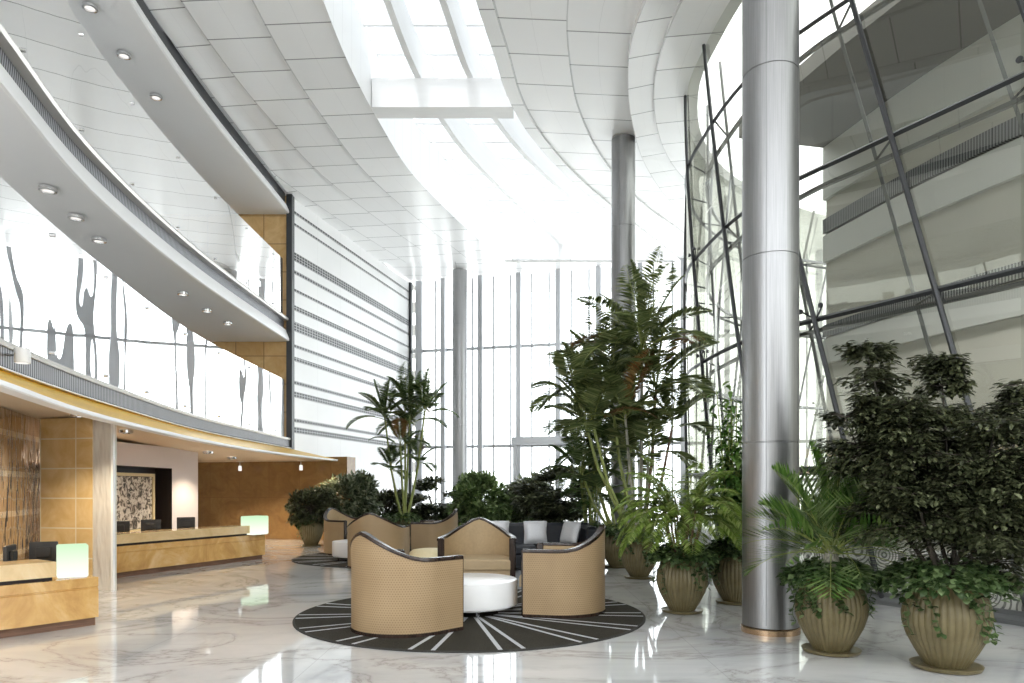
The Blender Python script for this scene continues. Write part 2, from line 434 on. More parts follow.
WD = V((math.sin(R(14.3)), math.cos(R(14.3)), 0)); WN = V((math.cos(R(14.3)), -math.sin(R(14.3)), 0))
SW0 = V((-5.92, 19.1, 0)); SWL = 8.25; SW1 = SW0 + WD * SWL      # strip wall: near end, far corner
def swx(y): return SW0.x + WD.x / WD.y * (y - SW0.y)

# ------------------------------------------------------------------ setting: floor, ceiling, walls
mb = MB(); mb.quad((-11, -6, 0), (14, -6, 0), (14, 30, 0), (-11, 30, 0)); mb.build('floor', 'marble_floor', kind='structure')
mb = MB(); mb.quad((-90, -60, -.06), (90, -60, -.06), (90, 120, -.06), (-90, 120, -.06)); mb.build('ground', 'paving', kind='structure')

def glass_x(y):
    pts = spline([(11, -4), (9.1, 0), (7.46, 3.2), (6.39, 5.2), (5.3, 7.25), (4.32, 9.08), (3.88, 9.92), (3.55, 11.1), (3.42, 12.6), (3.46, 14.0), (4.1, 16), (5.5, 18), (8, 20), (11, 22), (13, 28)], .3)
    return xat(pts, y)
def ceil_region(edges_of_y, y0, y1, zs, step=.4):
    mb = MB(); n = int((y1 - y0) / step); ys = [y0 + (y1 - y0) * i / n for i in range(n + 1)]
    E_ = [edges_of_y(y) for y in ys]; K = len(E_[0]) - 1
    Ls = []
    for k in range(K):
        L = 0; l = [0.]
        for i in range(1, n + 1):
            L += math.hypot(E_[i][k + 1] - E_[i - 1][k + 1], ys[i] - ys[i - 1]); l.append(L)
        for i in range(n):
            a0, a1, b0, b1 = E_[i][k], E_[i][k + 1], E_[i + 1][k], E_[i + 1][k + 1]
            if a1 - a0 < .02 and b1 - b0 < .02: continue
            zl, zr = zs[k]
            mb.add([(a0, ys[i], zl), (a1, ys[i], zr), (b1, ys[i + 1], zr), (b0, ys[i + 1], zl)], [(0, 3, 2, 1)],
                   [(k + .001, l[i]), (k + .999, l[i]), (k + .999, l[i + 1]), (k + .001, l[i + 1])])
        if k < K - 1 and abs(zs[k][1] - zs[k + 1][0]) > 1e-4:       # riser between two tiers
            for i in range(n):
                a, b = E_[i][k + 1], E_[i + 1][k + 1]; z0, z1 = zs[k][1], zs[k + 1][0]
                mb.add([(a, ys[i], z0), (b, ys[i + 1], z0), (b, ys[i + 1], z1), (a, ys[i], z1)], [(0, 1, 2, 3)], [(k + .5, l[i] + .5)] * 4)
    return mb
def eW(y):
    lim = max(xat(BAL, y) - .1, -5.97 if y < 19.1 else -99) if y < 19.1 else swx(y) - .05
    s = xat(SKL, y)
    return [min(lim, s) - 5.0 * (y < 19.1)] + [max(lim, s - 1.15 * k) for k in (4, 3, 2, 1)] + [s]
ceil_region(eW, -5, 24.6, [(CZ, CZ + .05)] * 5).build('ceiling', 'ceiling_tiles', kind='structure')
def eE(y):
    a, r, g = xat(SKR, y), xat(RING, y), glass_x(y)
    r = max(r, a + .3); m1 = a + .26; w = r - m1; k = 2
    return [a, m1, m1 + w * .5, r, r + (g - r) * .42 if g > r else r + .1, max(g + .22, r + .2)]
ceil_region(eE, -5, 24.6, [(CZ, CZ), (CZ + .05, CZ), (CZ + .05, CZ), (CZ - .12, CZ - .02), (CZ - .07, CZ + .02)]).build('ceiling', 'ceiling_tiles', kind='structure')
ceil_region(lambda y: [swx(y) - .05, -2, 0, 2, 4, 6, 8, 14], 24.3, 28.5, [(CZ + .055, CZ + .06)] * 7).build('ceiling', 'ceiling_tiles', kind='structure')
ceil_region(lambda y: [xat(SKL, 4), xat(SKR, 4)], -5, 4, [(CZ, CZ)]).build('ceiling', 'ceiling_tiles', kind='structure')

# skylight well
sk = struct('window_3')
mb = MB()
sweep(mb, SKL, [(0, CZ - .01), (0, CZ + 1.42)]); sweep(mb, SKR, [(0, CZ - .01), (0, CZ + 1.42)])
a, b = SKL[-1], SKR[-1]; mb.quad((a.x, a.y, CZ), (b.x, b.y, CZ), (b.x, b.y, CZ + 1.42), (a.x, a.y, CZ + 1.42))
a, b = SKL[0], SKR[0]; mb.quad((a.x, a.y, CZ), (b.x, b.y, CZ), (b.x, b.y, CZ + 1.42), (a.x, a.y, CZ + 1.42))
mb.build('well_lining', 'well_panels', sk)
def skp(y, f): a, b = xat(SKL, y), xat(SKR, y); return V((a + (b - a) * f, y, 0))
for f in (.33, .70):
    mb = MB(); path = [skp(4 + i * .515, f) for i in range(41)]
    sweep(mb, path, [(-.06, CZ + .62), (.06, CZ + .62), (.06, CZ + 1.36), (-.06, CZ + 1.36)], closed=True, cap=True); mb.build('rib_beam', 'white_paint', sk)
mb = MB(); y = 14.82
mb.box(((xat(SKL, y) + xat(SKR, y)) / 2 - .02, y, CZ + .30), (xat(SKR, y) - xat(SKL, y) - .03, .45, .6)); mb.build('cross_beam', 'white_paint', sk)
y = 4.6
while y < 24.5:
    mb = MB(); a, b = xat(SKL, y), xat(SKR, y); mb.box(((a + b) / 2, y, CZ + 1.40), (b - a, .07, .10)); mb.build('glazing_bar', 'white_paint', sk); y += .95
mb = MB(); n = 40
for i in range(n):
    y0, y1 = 4 + 20.6 * i / n, 4 + 20.6 * (i + 1) / n
    mb.add([(xat(SKL, y0), y0, CZ + 1.46), (xat(SKR, y0), y0, CZ + 1.46), (xat(SKR, y1), y1, CZ + 1.46), (xat(SKL, y1), y1, CZ + 1.46)], [(0, 1, 2, 3)])
mb.build('pane', 'skylight_glass', sk)

# strip wall (far left) with its perforated strips
mb = MB(); q = SW0 - WN * .0
for (s0, s1, z0, z1) in ((0, SWL, 2.3, CZ), (1.6, SWL, 0, 2.3)):
    a, b = SW0 + WD * s0 + V((0, 0, z0)), SW0 + WD * s1 + V((0, 0, z0)); U = V((0, 0, z1 - z0))
    mb.quad(a, b, b + U, a + U)
    mb.quad(a - WN * .3, b - WN * .3, b - WN * .3 + U, a - WN * .3 + U)
mb.build('wall_left', 'pale_panels', kind='structure')
k = 1
for z, hgt in ((8.88, .08), (8.56, .07), (7.69, .24), (7.27, .10), (6.78, .08), (6.30, .14), (5.80, .26), (5.27, .09), (4.92, .12), (4.28, .10), (3.96, .16), (3.26, .10), (3.0, .17)):
    mb = MB(); a, b = SW0 + WD * .05, SW1 - WD * .05; n_ = WN * .012
    dz = V((0, 0, hgt / 2)); zz = V((0, 0, z))
    mb.quad(a + n_ + zz - dz, b + n_ + zz - dz, b + n_ + zz + dz, a + n_ + zz + dz)
    for s in (-1, 1): mb.quad(a + zz + dz * s, b + zz + dz * s, b + n_ + zz + dz * s, a + n_ + zz + dz * s)
    mb.build('trim_%d' % k, 'perforated_strip', kind='structure'); k += 1

# curtain wall across the far end
cw = struct('window_1'); C0 = SW1.copy()
mb = MB(); e = C0 + WN * 17; mb.quad(C0, e, e + V((0, 0, CZ)), C0 + V((0, 0, CZ))); mb.build('pane', 'clear_glass', cw)
def cbar(name, s, w, d, z0, z1, mat, off=0):
    mb = MB(); p = C0 + WN * s - WD * (d / 2 + off); mb.box((p.x, p.y, (z0 + z1) / 2), (w, d, z1 - z0), R(-14.3)); mb.build(name, mat, cw)
cbar('corner_post', .05, .10, .14, 0, CZ, 'steel_dark'); cbar('mullion', .42, .26, .22, 0, CZ, 'steel_grey')
for i in range(12):
    s = 1.42 + .0 + i * 1.45
    cbar('mullion', s, .17, .34, 0, CZ, 'steel_grey'); cbar('glazing_bar', s + .45, .05, .10, 0, CZ, 'steel_grey'); cbar('glazing_bar', s - .36, .05, .10, 0, CZ, 'steel_grey')
for z in (6.62, 2.98): cbar('transom', 8.5, 17, .10, z - .05, z + .05, 'steel_grey')
cbar('door_portal', 5.25, 2.3, .42, 3.0, 3.28, 'steel_grey')
for s in (4.2, 6.3): cbar('door_jamb', s, .12, .40, 0, 3.0, 'steel_grey')

# ------------------------------------------------------------------ glass wall at right (leaning mullions)
def plan_at(path, s):
    L = 0
    for a, b in zip(path, path[1:]):
        d = (b - a).length
        if L + d >= s: return a + (b - a) * ((s - L) / d), V(((b - a).y, -(b - a).x, 0)).normalized()
        L += d
    d = (path[-1] - path[-2]).normalized(); return path[-1] + d * (s - L), V((d.y, -d.x, 0))
GL = sum((b - a).length for a, b in zip(GLASS, GLASS[1:]))
gw = struct('window_2')
SKEW = .27; MOD = 1.62; ZT = (0.10, 1.67, 3.67, 5.67, 7.67, CZ)
mb = MB(); nk = int(GL / MOD) + 1
def gpt(s, z, out=0):                       # travel is towards the far end, so its right-hand normal points outside
    p, n = plan_at(GLASS, max(0, min(GL, s + SKEW * z))); q = p + n * out; return V((q.x, q.y, z))
S0 = -1.05
sweep(mb, [plan_at(GLASS, GL * i / 90)[0] for i in range(91)], [(0, .1), (0, CZ)])
mb.build('pane', 'cone_glass', gw, smooth=60)
def gbar(name, p0, p1, w, mat='steel_dark'):
    mb = MB(); mb.tube([p0, p1], w, 4 if w > .02 else 4); mb.build(name, mat, gw)
for k in range(-2, nk + 1):
    s = S0 + k * MOD
    if s + SKEW * CZ < 0 or s > GL: continue
    pts = [gpt(s, z, -.035) for z in [i * CZ / 14 for i in range(15)] if 0 <= s + SKEW * z <= GL]
    if len(pts) > 1: mb = MB(); mb.tube(pts, .032, 6); mb.build('mullion', 'steel_dark', gw)
    pts = [gpt(s + .50, z, .42) for z in [i * CZ / 14 for i in range(15)] if 0 <= s + .5 + SKEW * z <= GL]
    if len(pts) > 1: mb = MB(); mb.tube(pts, .028, 4); mb.build('outer_mullion', 'kerb_grey', gw)
    for z in ZT[1:5]:
        if 0 <= s + SKEW * z <= GL: gbar('bracket', gpt(s, z, .03), gpt(s + .5, z, .42), .018)
for z in ZT[1:5]:
    mb = MB(); mb.tube([plan_at(GLASS, GL * i / 60)[0] + V((0, 0, z)) for i in range(61)], .036, 4); mb.build('transom', 'steel_dark', gw)
    mb = MB(); sweep(mb, GLASS, [(.38, z - .07), (.44, z - .07), (.44, z - .02), (.38, z - .02)], closed=True); mb.build('outer_transom', 'kerb_grey', gw)
for z in (3.67, 5.67):
    for k in range(0, nk, 2):
        s = S0 + k * MOD
        if not 0 < s + SKEW * z < GL: continue
        for ds, dz in ((.16, .14), (-.16, .16)):
            p = gpt(s + ds, z + dz, -.02); nrm = plan_at(GLASS, s + SKEW * z)[1]
            mb = MB(); mb.tube([p - nrm * .05, p - nrm * .03, p], [.034, .036, .015], 12); mb.tube([p, gpt(s, z, -.0)], .012, 5); mb.build('spider_fitting', 'steel_dark', gw)
mb = MB(); sweep(mb, GLASS, [(-.10, 0), (-.10, .05), (-.03, .09), (-.03, .14), (.10, .14), (.10, 0)], closed=True); mb.build('sill', 'kerb_grey', gw)
mb = MB(); pth = [plan_at(GLASS, GL * .75 * i / 70)[0] for i in range(71)]
sweep(mb, pth, [(-.012, .14), (-.012, .70)]); mb.build('frosted_band', 'swirl_inlay', gw, smooth=60)

# added beyond the glass: grey block imitating the balconies and ceiling mirrored there
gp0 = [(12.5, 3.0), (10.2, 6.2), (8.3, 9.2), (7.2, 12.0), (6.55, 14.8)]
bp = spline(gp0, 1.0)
bl = thing('reflection_standin', (0, 0, 0), 'grey block added outside the right glass wall, standing in for reflected balconies', 'building')
mb = MB(); sweep(mb, bp, [(.0, 0), (.0, 9.6), (3, 9.6), (3, 0)], closed=True, cap=True); mb.build('wall', 'added_wall_grey', bl)
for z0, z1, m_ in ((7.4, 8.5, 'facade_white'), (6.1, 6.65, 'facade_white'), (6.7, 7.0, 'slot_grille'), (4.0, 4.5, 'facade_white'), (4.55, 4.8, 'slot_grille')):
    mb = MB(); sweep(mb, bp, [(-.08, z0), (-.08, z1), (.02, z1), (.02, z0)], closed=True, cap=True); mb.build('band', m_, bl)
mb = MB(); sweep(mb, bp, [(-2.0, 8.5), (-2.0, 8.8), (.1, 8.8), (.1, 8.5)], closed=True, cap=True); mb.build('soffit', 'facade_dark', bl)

# ------------------------------------------------------------------ balconies
def grille_slab(name, path, prof_white, prof_grille, prof_rail, back, soff, rail_mat='rail_metal', glow=None):
    r = struct(name)
    mb = MB(); sweep(mb, path, soff); mb.build('soffit', 'soffit_white', r, smooth=30)
    mb = MB(); sweep(mb, path, prof_white); mb.build('fascia', 'fascia_white', r, smooth=40)
    mb = MB(); sweep(mb, path, prof_grille); mb.build('perforated_band', 'slot_grille', r, smooth=40)
    if prof_rail: mb = MB(); sweep(mb, path, prof_rail, closed=True, cap=True); mb.build('edge_rail', rail_mat, r, smooth=40)
    if back: mb = MB(); sweep(mb, path, back); mb.build('floor_top', 'soffit_white', r)
    return r
grille_slab('balcony_slab', BAL, [(0, 5.33), (.03, 5.345), (.03, 5.40), (-.06, 5.64), (-.10, 5.65)], [(-.10, 5.65), (-.14, 5.66), (-.12, 5.88)],
            [(-.14, 5.88), (.0, 5.88), (.02, 5.92), (0, 5.96), (-.14, 5.96)], [(-.12, 5.96), (-4.2, 5.96)], [(-4.2, 5.33), (0, 5.33)])
r3 = struct('balcony_slab')
mb = MB(); sweep(mb, BAL, [(-4.2, 8.73), (0, 8.73)]); mb.build('soffit', 'soffit_white', r3, smooth=30)
mb = MB(); sweep(mb, BAL, [(0, 8.73), (.03, 8.745), (.03, 8.80), (-.05, 8.98), (-.12, 9.0), (-.12, 9.06)]); mb.build('fascia', 'fascia_white', r3, smooth=40)
mb = MB(); sweep(mb, BAL, [(-.12, 9.06), (-.10, 9.06), (-.10, 9.29), (-.2, 9.29)]); mb.build('shadow_gap', 'steel_dark', r3, smooth=40)
r1 = struct('balcony_slab')
mb = MB(); sweep(mb, BAL1, [(-.02, 2.50), (.0, 2.52), (.0, 2.70), (-.02, 2.70)]); mb.build('perforated_band', 'slot_grille', r1, smooth=40)
mb = MB(); sweep(mb, BAL1, [(-.12, 2.70), (.02, 2.70), (.03, 2.73), (.02, 2.755), (-.12, 2.755)], closed=True, cap=True); mb.build('edge_rail', 'rail_metal', r1, smooth=40)
mb = MB(); sweep(mb, BAL1, [(-.1, 2.75), (-4.2, 2.75)]); mb.build('floor_top', 'soffit_white', r1)
mb = MB(); sweep(mb, BAL1, [(.015, 2.50), (.06, 2.49), (.06, 2.475), (-.02, 2.475)]); mb.build('fascia', 'fascia_white', r1, smooth=40)
# reception canopy: gold cove and white lip, pale soffit
cn = struct('ceiling')
def merge_strip(pathA, za, pathB, zb, mat, name, parent, n=50):
    mb = MB()
    def samp(path, t):
        y = path[0].y + (path[-1].y - path[0].y) * t; return V((xat(path, y), y, 0))
    g = []
    for i in range(n + 1):
        t = i / n; a, b = samp(pathA, t), samp(pathB, t)
        g.append((V((a.x, a.y, za(t) if callable(za) else za)), V((b.x, b.y, zb(t) if callable(zb) else zb))))
    L = 0
    for i in range(n):
        l2 = L + (g[i + 1][0] - g[i][0]).length; w = (g[i][1] - g[i][0]).length
        mb.add([g[i][0], g[i + 1][0], g[i + 1][1], g[i][1]], [(0, 1, 2, 3)], [(L, 0), (l2, 0), (l2, w), (L, w)]); L = l2
    return mb.build(name, mat, parent, smooth=40)
def off(path, o, dz=0): return [p + n * o + V((0, 0, dz)) for p, n in zip(path, normals(path))]
CANI = off(CAN, -.02)
merge_strip(BAL1, 2.475, CANI, 2.20, 'gold', 'gold_cove', cn)
mb = MB(); sweep(mb, CAN, [(-.12, 2.15), (0, 2.15), (.012, 2.16), (.012, 2.195), (-.12, 2.195)], closed=True, cap=True); mb.build('canopy_lip', 'fascia_white', cn, smooth=30)
mb = MB()
for i in range(len(CAN) - 1):
    a, b = CAN[i], CAN[i + 1]
    def zz(y): return 2.44 if y < 9.5 else 2.44 - .27 * min(1, (y - 9.5) / 8)
    def ins(p, d): return V((p.x - d, p.y, 0))
    A0, B0 = ins(a, .12), ins(b, .12); A1, B1 = ins(a, .55), ins(b, .55); A2, B2 = V((-10.6, a.y, 0)), V((-10.6, b.y, 0))
    za, zb = zz(a.y), zz(b.y)
    mb.add([(A0.x, A0.y, 2.16), (B0.x, B0.y, 2.16), (B1.x, B1.y, zb), (A1.x, A1.y, za), (B2.x, B2.y, zb), (A2.x, A2.y, za)], [(0, 1, 2, 3), (3, 2, 4, 5)])
mb.build('canopy_soffit', 'soffit_tan', cn)
# closing end pieces by the strip wall
mb = MB(); mb.quad((-10.4, 19.0, 2.7), (-5.97, 19.0, 2.7), (-5.97, 19.0, CZ), (-10.4, 19.0, CZ)); mb.quad((-10.4, 19.1, 2.7), (-5.97, 19.1, 2.7), (-5.97, 19.1, CZ), (-10.4, 19.1, CZ))
mb.build('wall_balcony_end', 'gold_marble', kind='structure')
mb = MB(); mb.box((-5.93, 19.0, (2.45 + CZ) / 2), (.15, .22, CZ - 2.45)); mb.build('trim_20', 'steel_dark', kind='structure')
mb = MB(); mb.quad((-10.4, -5, 0), (-10.4, 22.5, 0), (-10.4, 22.5, CZ), (-10.4, -5, CZ)); mb.build('wall_left', 'white_paint', kind='structure')
# brown marble wall behind reception
MD = V((-.97, .2425, 0)).normalized(); m0 = V((-4.48, 19.29, 0)); m1 = m0 + MD * 6.2
mb = MB(); nb_ = V((MD.y, -MD.x, 0)); nb_ = nb_ if nb_.y > 0 else -nb_
mb.quad(m1, m0, m0 + V((0, 0, 2.28)), m1 + V((0, 0, 2.28))); mb.quad(m0, m0 + nb_ * .5, m0 + nb_ * .5 + V((0, 0, 2.28)), m0 + V((0, 0, 2.28)))
mb.quad(m1 + V((0, 0, 2.28)), m0 + V((0, 0, 2.28)), m0 + nb_ * .5 + V((0, 0, 2.28)), m1 + nb_ * .5 + V((0, 0, 2.28)))
q0, q1 = m0 + MD * 1.55, m1; U = V((0, 0, .5)); z_ = V((0, 0, 2.28)); mb.quad(q1 + z_, q0 + z_, q0 + z_ + U, q1 + z_ + U)
mb.build('wall_reception', 'brown_marble', kind='structure')
mb = MB(); mb.quad((-10.6, 19.15, 2.165), (-5.0, 19.15, 2.165), (-5.95, 20.2, 2.165), (-10.6, 21.3, 2.165)); mb.build('canopy_soffit', 'soffit_tan', cn)

mb = MB(); mb.quad((13, -7, 0), (-6, -7, 0), (-6, -7, 5.6), (13, -7, 5.6)); mb.build('added_rear_wall', 'added_wall_grey', kind='structure')  # unseen wall added to darken the column's reflection, left open above for sun
# glass balustrades
def balustrade(path, z0, z1, label):
    t = thing('glass_balustrade', (0, 0, 0), label, 'balustrade')
    mb = MB(); sweep(mb, off(path, -.05), [(0, z0), (0, z1)]); mb.build('pane', 'balustrade_glass', t, smooth=60)
    L = 0; acc = 1.0
    for a, b in zip(path, path[1:]):
        acc += (b - a).length
        if acc > 1.5:
            acc = 0; n = normals([a, b])[0]
            for z in (z0 + .12, z1 - .12):
                p = a + n * -.05; mb = MB(); mb.tube([V((p.x, p.y, z)) - n * .03, V((p.x, p.y, z)) + n * .03], .022, 10); mb.build('clamp', 'chrome', t)
balustrade(trim_path(BAL1, 2, 18.9), 2.75, 4.27, 'tall mirrored glass balustrade above the reception canopy')
balustrade(trim_path(BAL, 2, 18.9), 5.96, 7.44, 'tall mirrored glass balustrade along the upper balcony')

# downlights
def downlight(p, label, grp, glow='lamp_off'):
    t = thing('downlight', p, label, 'ceiling light', 0, grp)
    mb = MB(); mb.lathe([(.10, 0), (.11, -.01), (.105, -.055), (.075, -.06), (.07, -.03)], n=24, capb=False, capt=False); tr = mb.build('trim_ring', 'chrome', t, smooth=40)
    mb = MB(); mb.lathe([(.075, -.035), (.05, -.045), (.012, -.05)], n=20); mb.build('lens', glow, tr, smooth=40)
ordn = ['nearest', 'second nearest', 'third nearest', 'third farthest', 'second farthest', 'farthest']
for i, (x, y) in enumerate([(48, 187), (76, 215), (99, 238), (183, 292), (207, 309), (228, 322)]):
    Y = F * (5.33 - H) / (HZ - y); downlight(at(x, Y, 5.33), 'small chrome downlight under the middle balcony, %s of the row' % ordn[i], 'downlights under the middle balcony')
for i, (x, y) in enumerate([(90, 5), (124, 53), (156, 95)]):
    Y = F * (8.73 - H) / (HZ - y); downlight(at(x, Y, 8.73), 'small chrome downlight under the top balcony, %s' % ('nearest of three', 'middle of three', 'farthest of three')[i], 'downlights under the top balcony')
def zs_(y): return 2.44 if y < 9.5 else 2.44 - .27 * min(1, (y - 9.5) / 8)
for i, (x, Y) in enumerate([(79, 9.6), (126, 11.6), (208, 15.6), (232, 17.2)]):
    p = at(x, Y, zs_(Y)); downlight(p, 'small lit downlight in the tan reception soffit, %s' % ('nearest of four', 'second of four', 'third of four', 'farthest of four')[i], 'downlights over reception', 'lamp_glow')
def spot(p, e, size=R(95), c=(1, .82, .58)):
    l = bpy.data.lights.new('spot_light', 'SPOT'); l.energy = e; l.color = c; l.spot_size = size; l.spot_blend = .6; l.shadow_soft_size = .03
    o = bpy.data.objects.new('spot_light', l); col.objects.link(o); o.location = p; return o
# can lights clipped on the mezzanine edge
for i, (x, y, z) in enumerate([(19, 357, 2.62)]):
    yy = 6.55; p = V((xat(BAL1, yy), yy, 0)); d = V((.93, -.35, 0))
    t = thing('can_spotlight', (p.x + d.x * .20, p.y + d.y * .20, z), 'small white can light on the perforated mezzanine edge', 'spotlight')
    mb = MB(); mb.lathe([(.062, -.07), (.065, -.06), (.065, .06), (.055, .065)], n=24); mb.build('can', 'fascia_white', t, smooth=40)
    mb = MB(); mb.lathe([(.05, -.074), (.03, -.0725)], n=20); mb.build('lens', 'lamp_off', t)
    mb = MB(); mb.tube([(-.05 * d.x, -.05 * d.y, .0), (-.22 * d.x, -.22 * d.y, .02)], .012, 6); mb.build('bracket', 'chrome', t)

# ------------------------------------------------------------------ columns
def column(x, y, label, seams=True):
    t = thing('steel_column', (x, y, 0), label, 'column')
    mb = MB(); r = .265; zs = [0.06, 1.85, 3.65, 5.45, 7.25, CZ]
    prof = []
    for a, b in zip(zs, zs[1:]): prof += [(r, a + .008), (r, b - .008), (r - .008, b - .004), (r - .008, b + .004)]
    mb.lathe(prof[:-1], n=64); mb.build('shaft', 'brushed_steel', t, smooth=35)
    mb = MB(); mb.lathe([(r + .012, 0), (r + .014, .05), (r - .002, .062)], n=48); mb.build('base_ring', 'bronze', t, smooth=40)
    mb = MB()
    for a in (-118, -40, 62): c, s = math.cos(R(a)), math.sin(R(a)); mb.box((c * (r - .001), s * (r - .001), CZ / 2), (.006, .006, CZ - .2), R(a))
    mb.build('seam', 'kerb_grey', t)
    return t
column(2.54, 6.98, 'large round brushed steel column in front, bronze ring at its foot')
column(2.50, 15.94, 'round brushed steel column rising behind the tall palm')
column(-1.87, 25.5, 'slim-looking round column before the far window wall')

# ------------------------------------------------------------------ reception
def slab_wall(name, a, b, z0, z1, th, mat, parent=None, kind='structure'):
    a, b = V(a), V(b); d = (b - a).normalized(); n = V((-d.y, d.x, 0)) * th
    mb = MB(); U = V((0, 0, z1 - z0)); a = a + V((0, 0, z0)); b = b + V((0, 0, z0))
    mb.quad(a, b, b + U, a + U); mb.quad(b + n, a + n, a + n + U, b + n + U); mb.quad(b, b + n, b + n + U, b + U); mb.quad(a + n, a, a + U, a + n + U)
    mb.quad(a + U, b + U, b + n + U, a + n + U); mb.quad(a, a + n, b + n, b)
    return mb.build(name, mat, parent, kind=kind if parent is None else None)
pA, pB, pC = at(40, 10.1), at(92.5, 9.9), at(114, 9.75)
t = thing('onyx_pier', (pA + pB) / 2, 'golden onyx wall pier behind the near desk', 'wall panel'); o = slab_wall('onyx_face', pA - t.location, pB - t.location, 0, 2.40, .4, 'onyx_panel', t)
t = thing('crystal_column', (pB + pC) / 2, 'narrow white crystal-glass panel between the two desks', 'wall panel')
slab_wall('crystal_face', pB + V((.01, 0, 0)) - t.location, pC - t.location, 0, 2.40, .04, 'crystal_panel', t)
mb = MB(); q = pC - t.location; mb.box((q.x - .01, q.y - .01, 1.2), (.03, .05, 2.4)); mb.build('edge_strip', 'fascia_white', t)
pm0, pm1 = V((-6.2, 8.4, 0)), V((-7.25, 11.3, 0))
slab_wall('wall_mosaic', pm0 + (pm0 - pm1) * .5, pm1, 0, 2.42, .2, 'mosaic_mirror')
# pale lilac wall with an art niche
w0, w1 = at(108, 12.6), at(198, 16.0); wd = (w1 - w0).normalized(); wn = V((wd.y, -wd.x, 0)); wl = (w1 - w0).length
def wp(s, z, o=0): q = w0 + wd * s + wn * o; return V((q.x, q.y, z))
n0, n1, zn = .05, wl * .66, 1.83
ht = 2.26
mb = MB(); mb.quad(wp(n1, 0), wp(wl, 0), wp(wl, ht), wp(n1, ht)); mb.quad(wp(-.5, zn), wp(n1, zn), wp(n1, ht), wp(-.5, ht)); mb.quad(wp(wl, 0), wp(wl, 0, -.6), wp(wl, ht, -.6), wp(wl, ht))
mb.quad(wp(-.5, ht), wp(wl, ht), wp(wl, ht, -.6), wp(-.5, ht, -.6)); mb.build('wall_art', 'wall_lilac', kind='structure')
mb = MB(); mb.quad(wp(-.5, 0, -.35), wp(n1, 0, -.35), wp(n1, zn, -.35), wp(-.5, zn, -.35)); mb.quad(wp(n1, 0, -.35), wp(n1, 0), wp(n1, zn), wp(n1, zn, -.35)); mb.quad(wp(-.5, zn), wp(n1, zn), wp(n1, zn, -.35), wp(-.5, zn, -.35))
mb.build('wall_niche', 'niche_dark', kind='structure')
t = thing('wall_art', wp(n1 * .44, .55, -.25), 'framed black and cream scribbled artwork in the dark niche', 'artwork'); ang = math.atan2(wd.y, wd.x); t.rotation_euler = (0, 0, ang)
aw = n1 * .86
mb = MB(); mb.box((0, 0, .58), (aw - .12, .03, 1.02)); mb.build('canvas', 'artwork', t)
mb = MB()
for s in (-1, 1): mb.box((s * (aw / 2 - .03), -.01, .58), (.06, .07, 1.16)); mb.box((0, -.01, .58 + s * .55), (aw - .12, .07, .06))
mb.build('frame', 'cream_cloth', t)

def counter(pts, label, depth):
    base = V((*pts[0], 0)); t = thing('reception_desk', base, label, 'reception desk')
    path = [p - base for p in spline(pts, .2)]
    mb = MB(); sweep(mb, path, [(0, .09), (.0, .385), (-.012, .39), (-.012, .40), (0, .405), (0, .50), (-depth, .50), (-depth, .09)], closed=True, cap=True); mb.build('body', 'onyx', t, smooth=30)
    mb = MB(); sweep(mb, path, [(-.07, 0), (-.07, .09), (-depth + .05, .09), (-depth + .05, 0)], closed=True, cap=True); mb.build('plinth', 'stem_brown', t)
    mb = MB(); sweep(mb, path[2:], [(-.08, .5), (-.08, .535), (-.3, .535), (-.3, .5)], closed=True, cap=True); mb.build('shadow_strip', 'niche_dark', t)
    mb = MB(); sweep(mb, path[2:], [(.02, .535), (.02, .685), (-.42, .685), (-.42, .535)], closed=True, cap=True); mb.build('counter_shelf', 'onyx_pale', t, smooth=30)
    return t
# desks run from their lit end (nearest the lobby) back along a gentle arc; right of travel = lobby side
def lobby_side(pts):
    return list(reversed(pts))
near = [(-6.9, 4.55), (-6.0, 5.2), (-5.3, 5.95), (-4.72, 6.62), (-4.24, 7.28)]
far = [(-6.35, 10.55), (-5.98, 11.6), (-5.47, 12.9), (-4.94, 14.2)]
def counter2(pts, label, depth):     # travel far->near would put the lobby on the left, so sweep with the lobby on the right
    base = V((*pts[-1], 0)); t = thing('reception_desk', base, label, 'reception desk')
    path = [p - base for p in spline(pts, .2)]
    mb = MB(); sweep(mb, path, [(0, .09), (.0, .385), (-.012, .39), (-.012, .40), (0, .405), (0, .50), (-depth, .50), (-depth, .09)], closed=True, cap=True); mb.build('body', 'onyx', t, smooth=30)
    mb = MB(); sweep(mb, path, [(-.07, 0), (-.07, .09), (-depth + .05, .09), (-depth + .05, 0)], closed=True, cap=True); mb.build('plinth', 'stem_brown', t)
    pth = path[:-2]
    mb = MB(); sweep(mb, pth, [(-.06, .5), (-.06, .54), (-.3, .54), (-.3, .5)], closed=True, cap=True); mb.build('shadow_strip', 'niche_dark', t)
    mb = MB(); sweep(mb, pth, [(.02, .54), (.02, .69), (-.42, .69), (-.42, .54)], closed=True, cap=True); mb.build('counter_shelf', 'onyx_pale', t, smooth=30)
    return t
counter2(near, 'long onyx reception desk at the left edge, nearest', 1.0)
counter2(far, 'curved onyx reception desk farther back, ending near the lounge', 1.0)
def glow_box(c, rot, label, w=.34, d=.30, h=.34):
    t = thing('light_box', c, label, 'lamp', rot)
    mb = MB(); mb.box((0, 0, h / 2 + .008), (w, d, h), 0, .012); mb.build('glowing_block', 'glow_panel', t)
    mb = MB(); mb.box((0, 0, .005), (w * .9, d * .9, .01)); mb.build('base_plate', 'chrome', t)
glow_box((-4.47, 7.22, .50), R(34), 'glowing pale green light box on the end of the near desk', .27, .20, .33)
glow_box((-5.08, 14.02, .50), R(65), 'glowing white light box on the end of the far desk', .44, .3, .36)
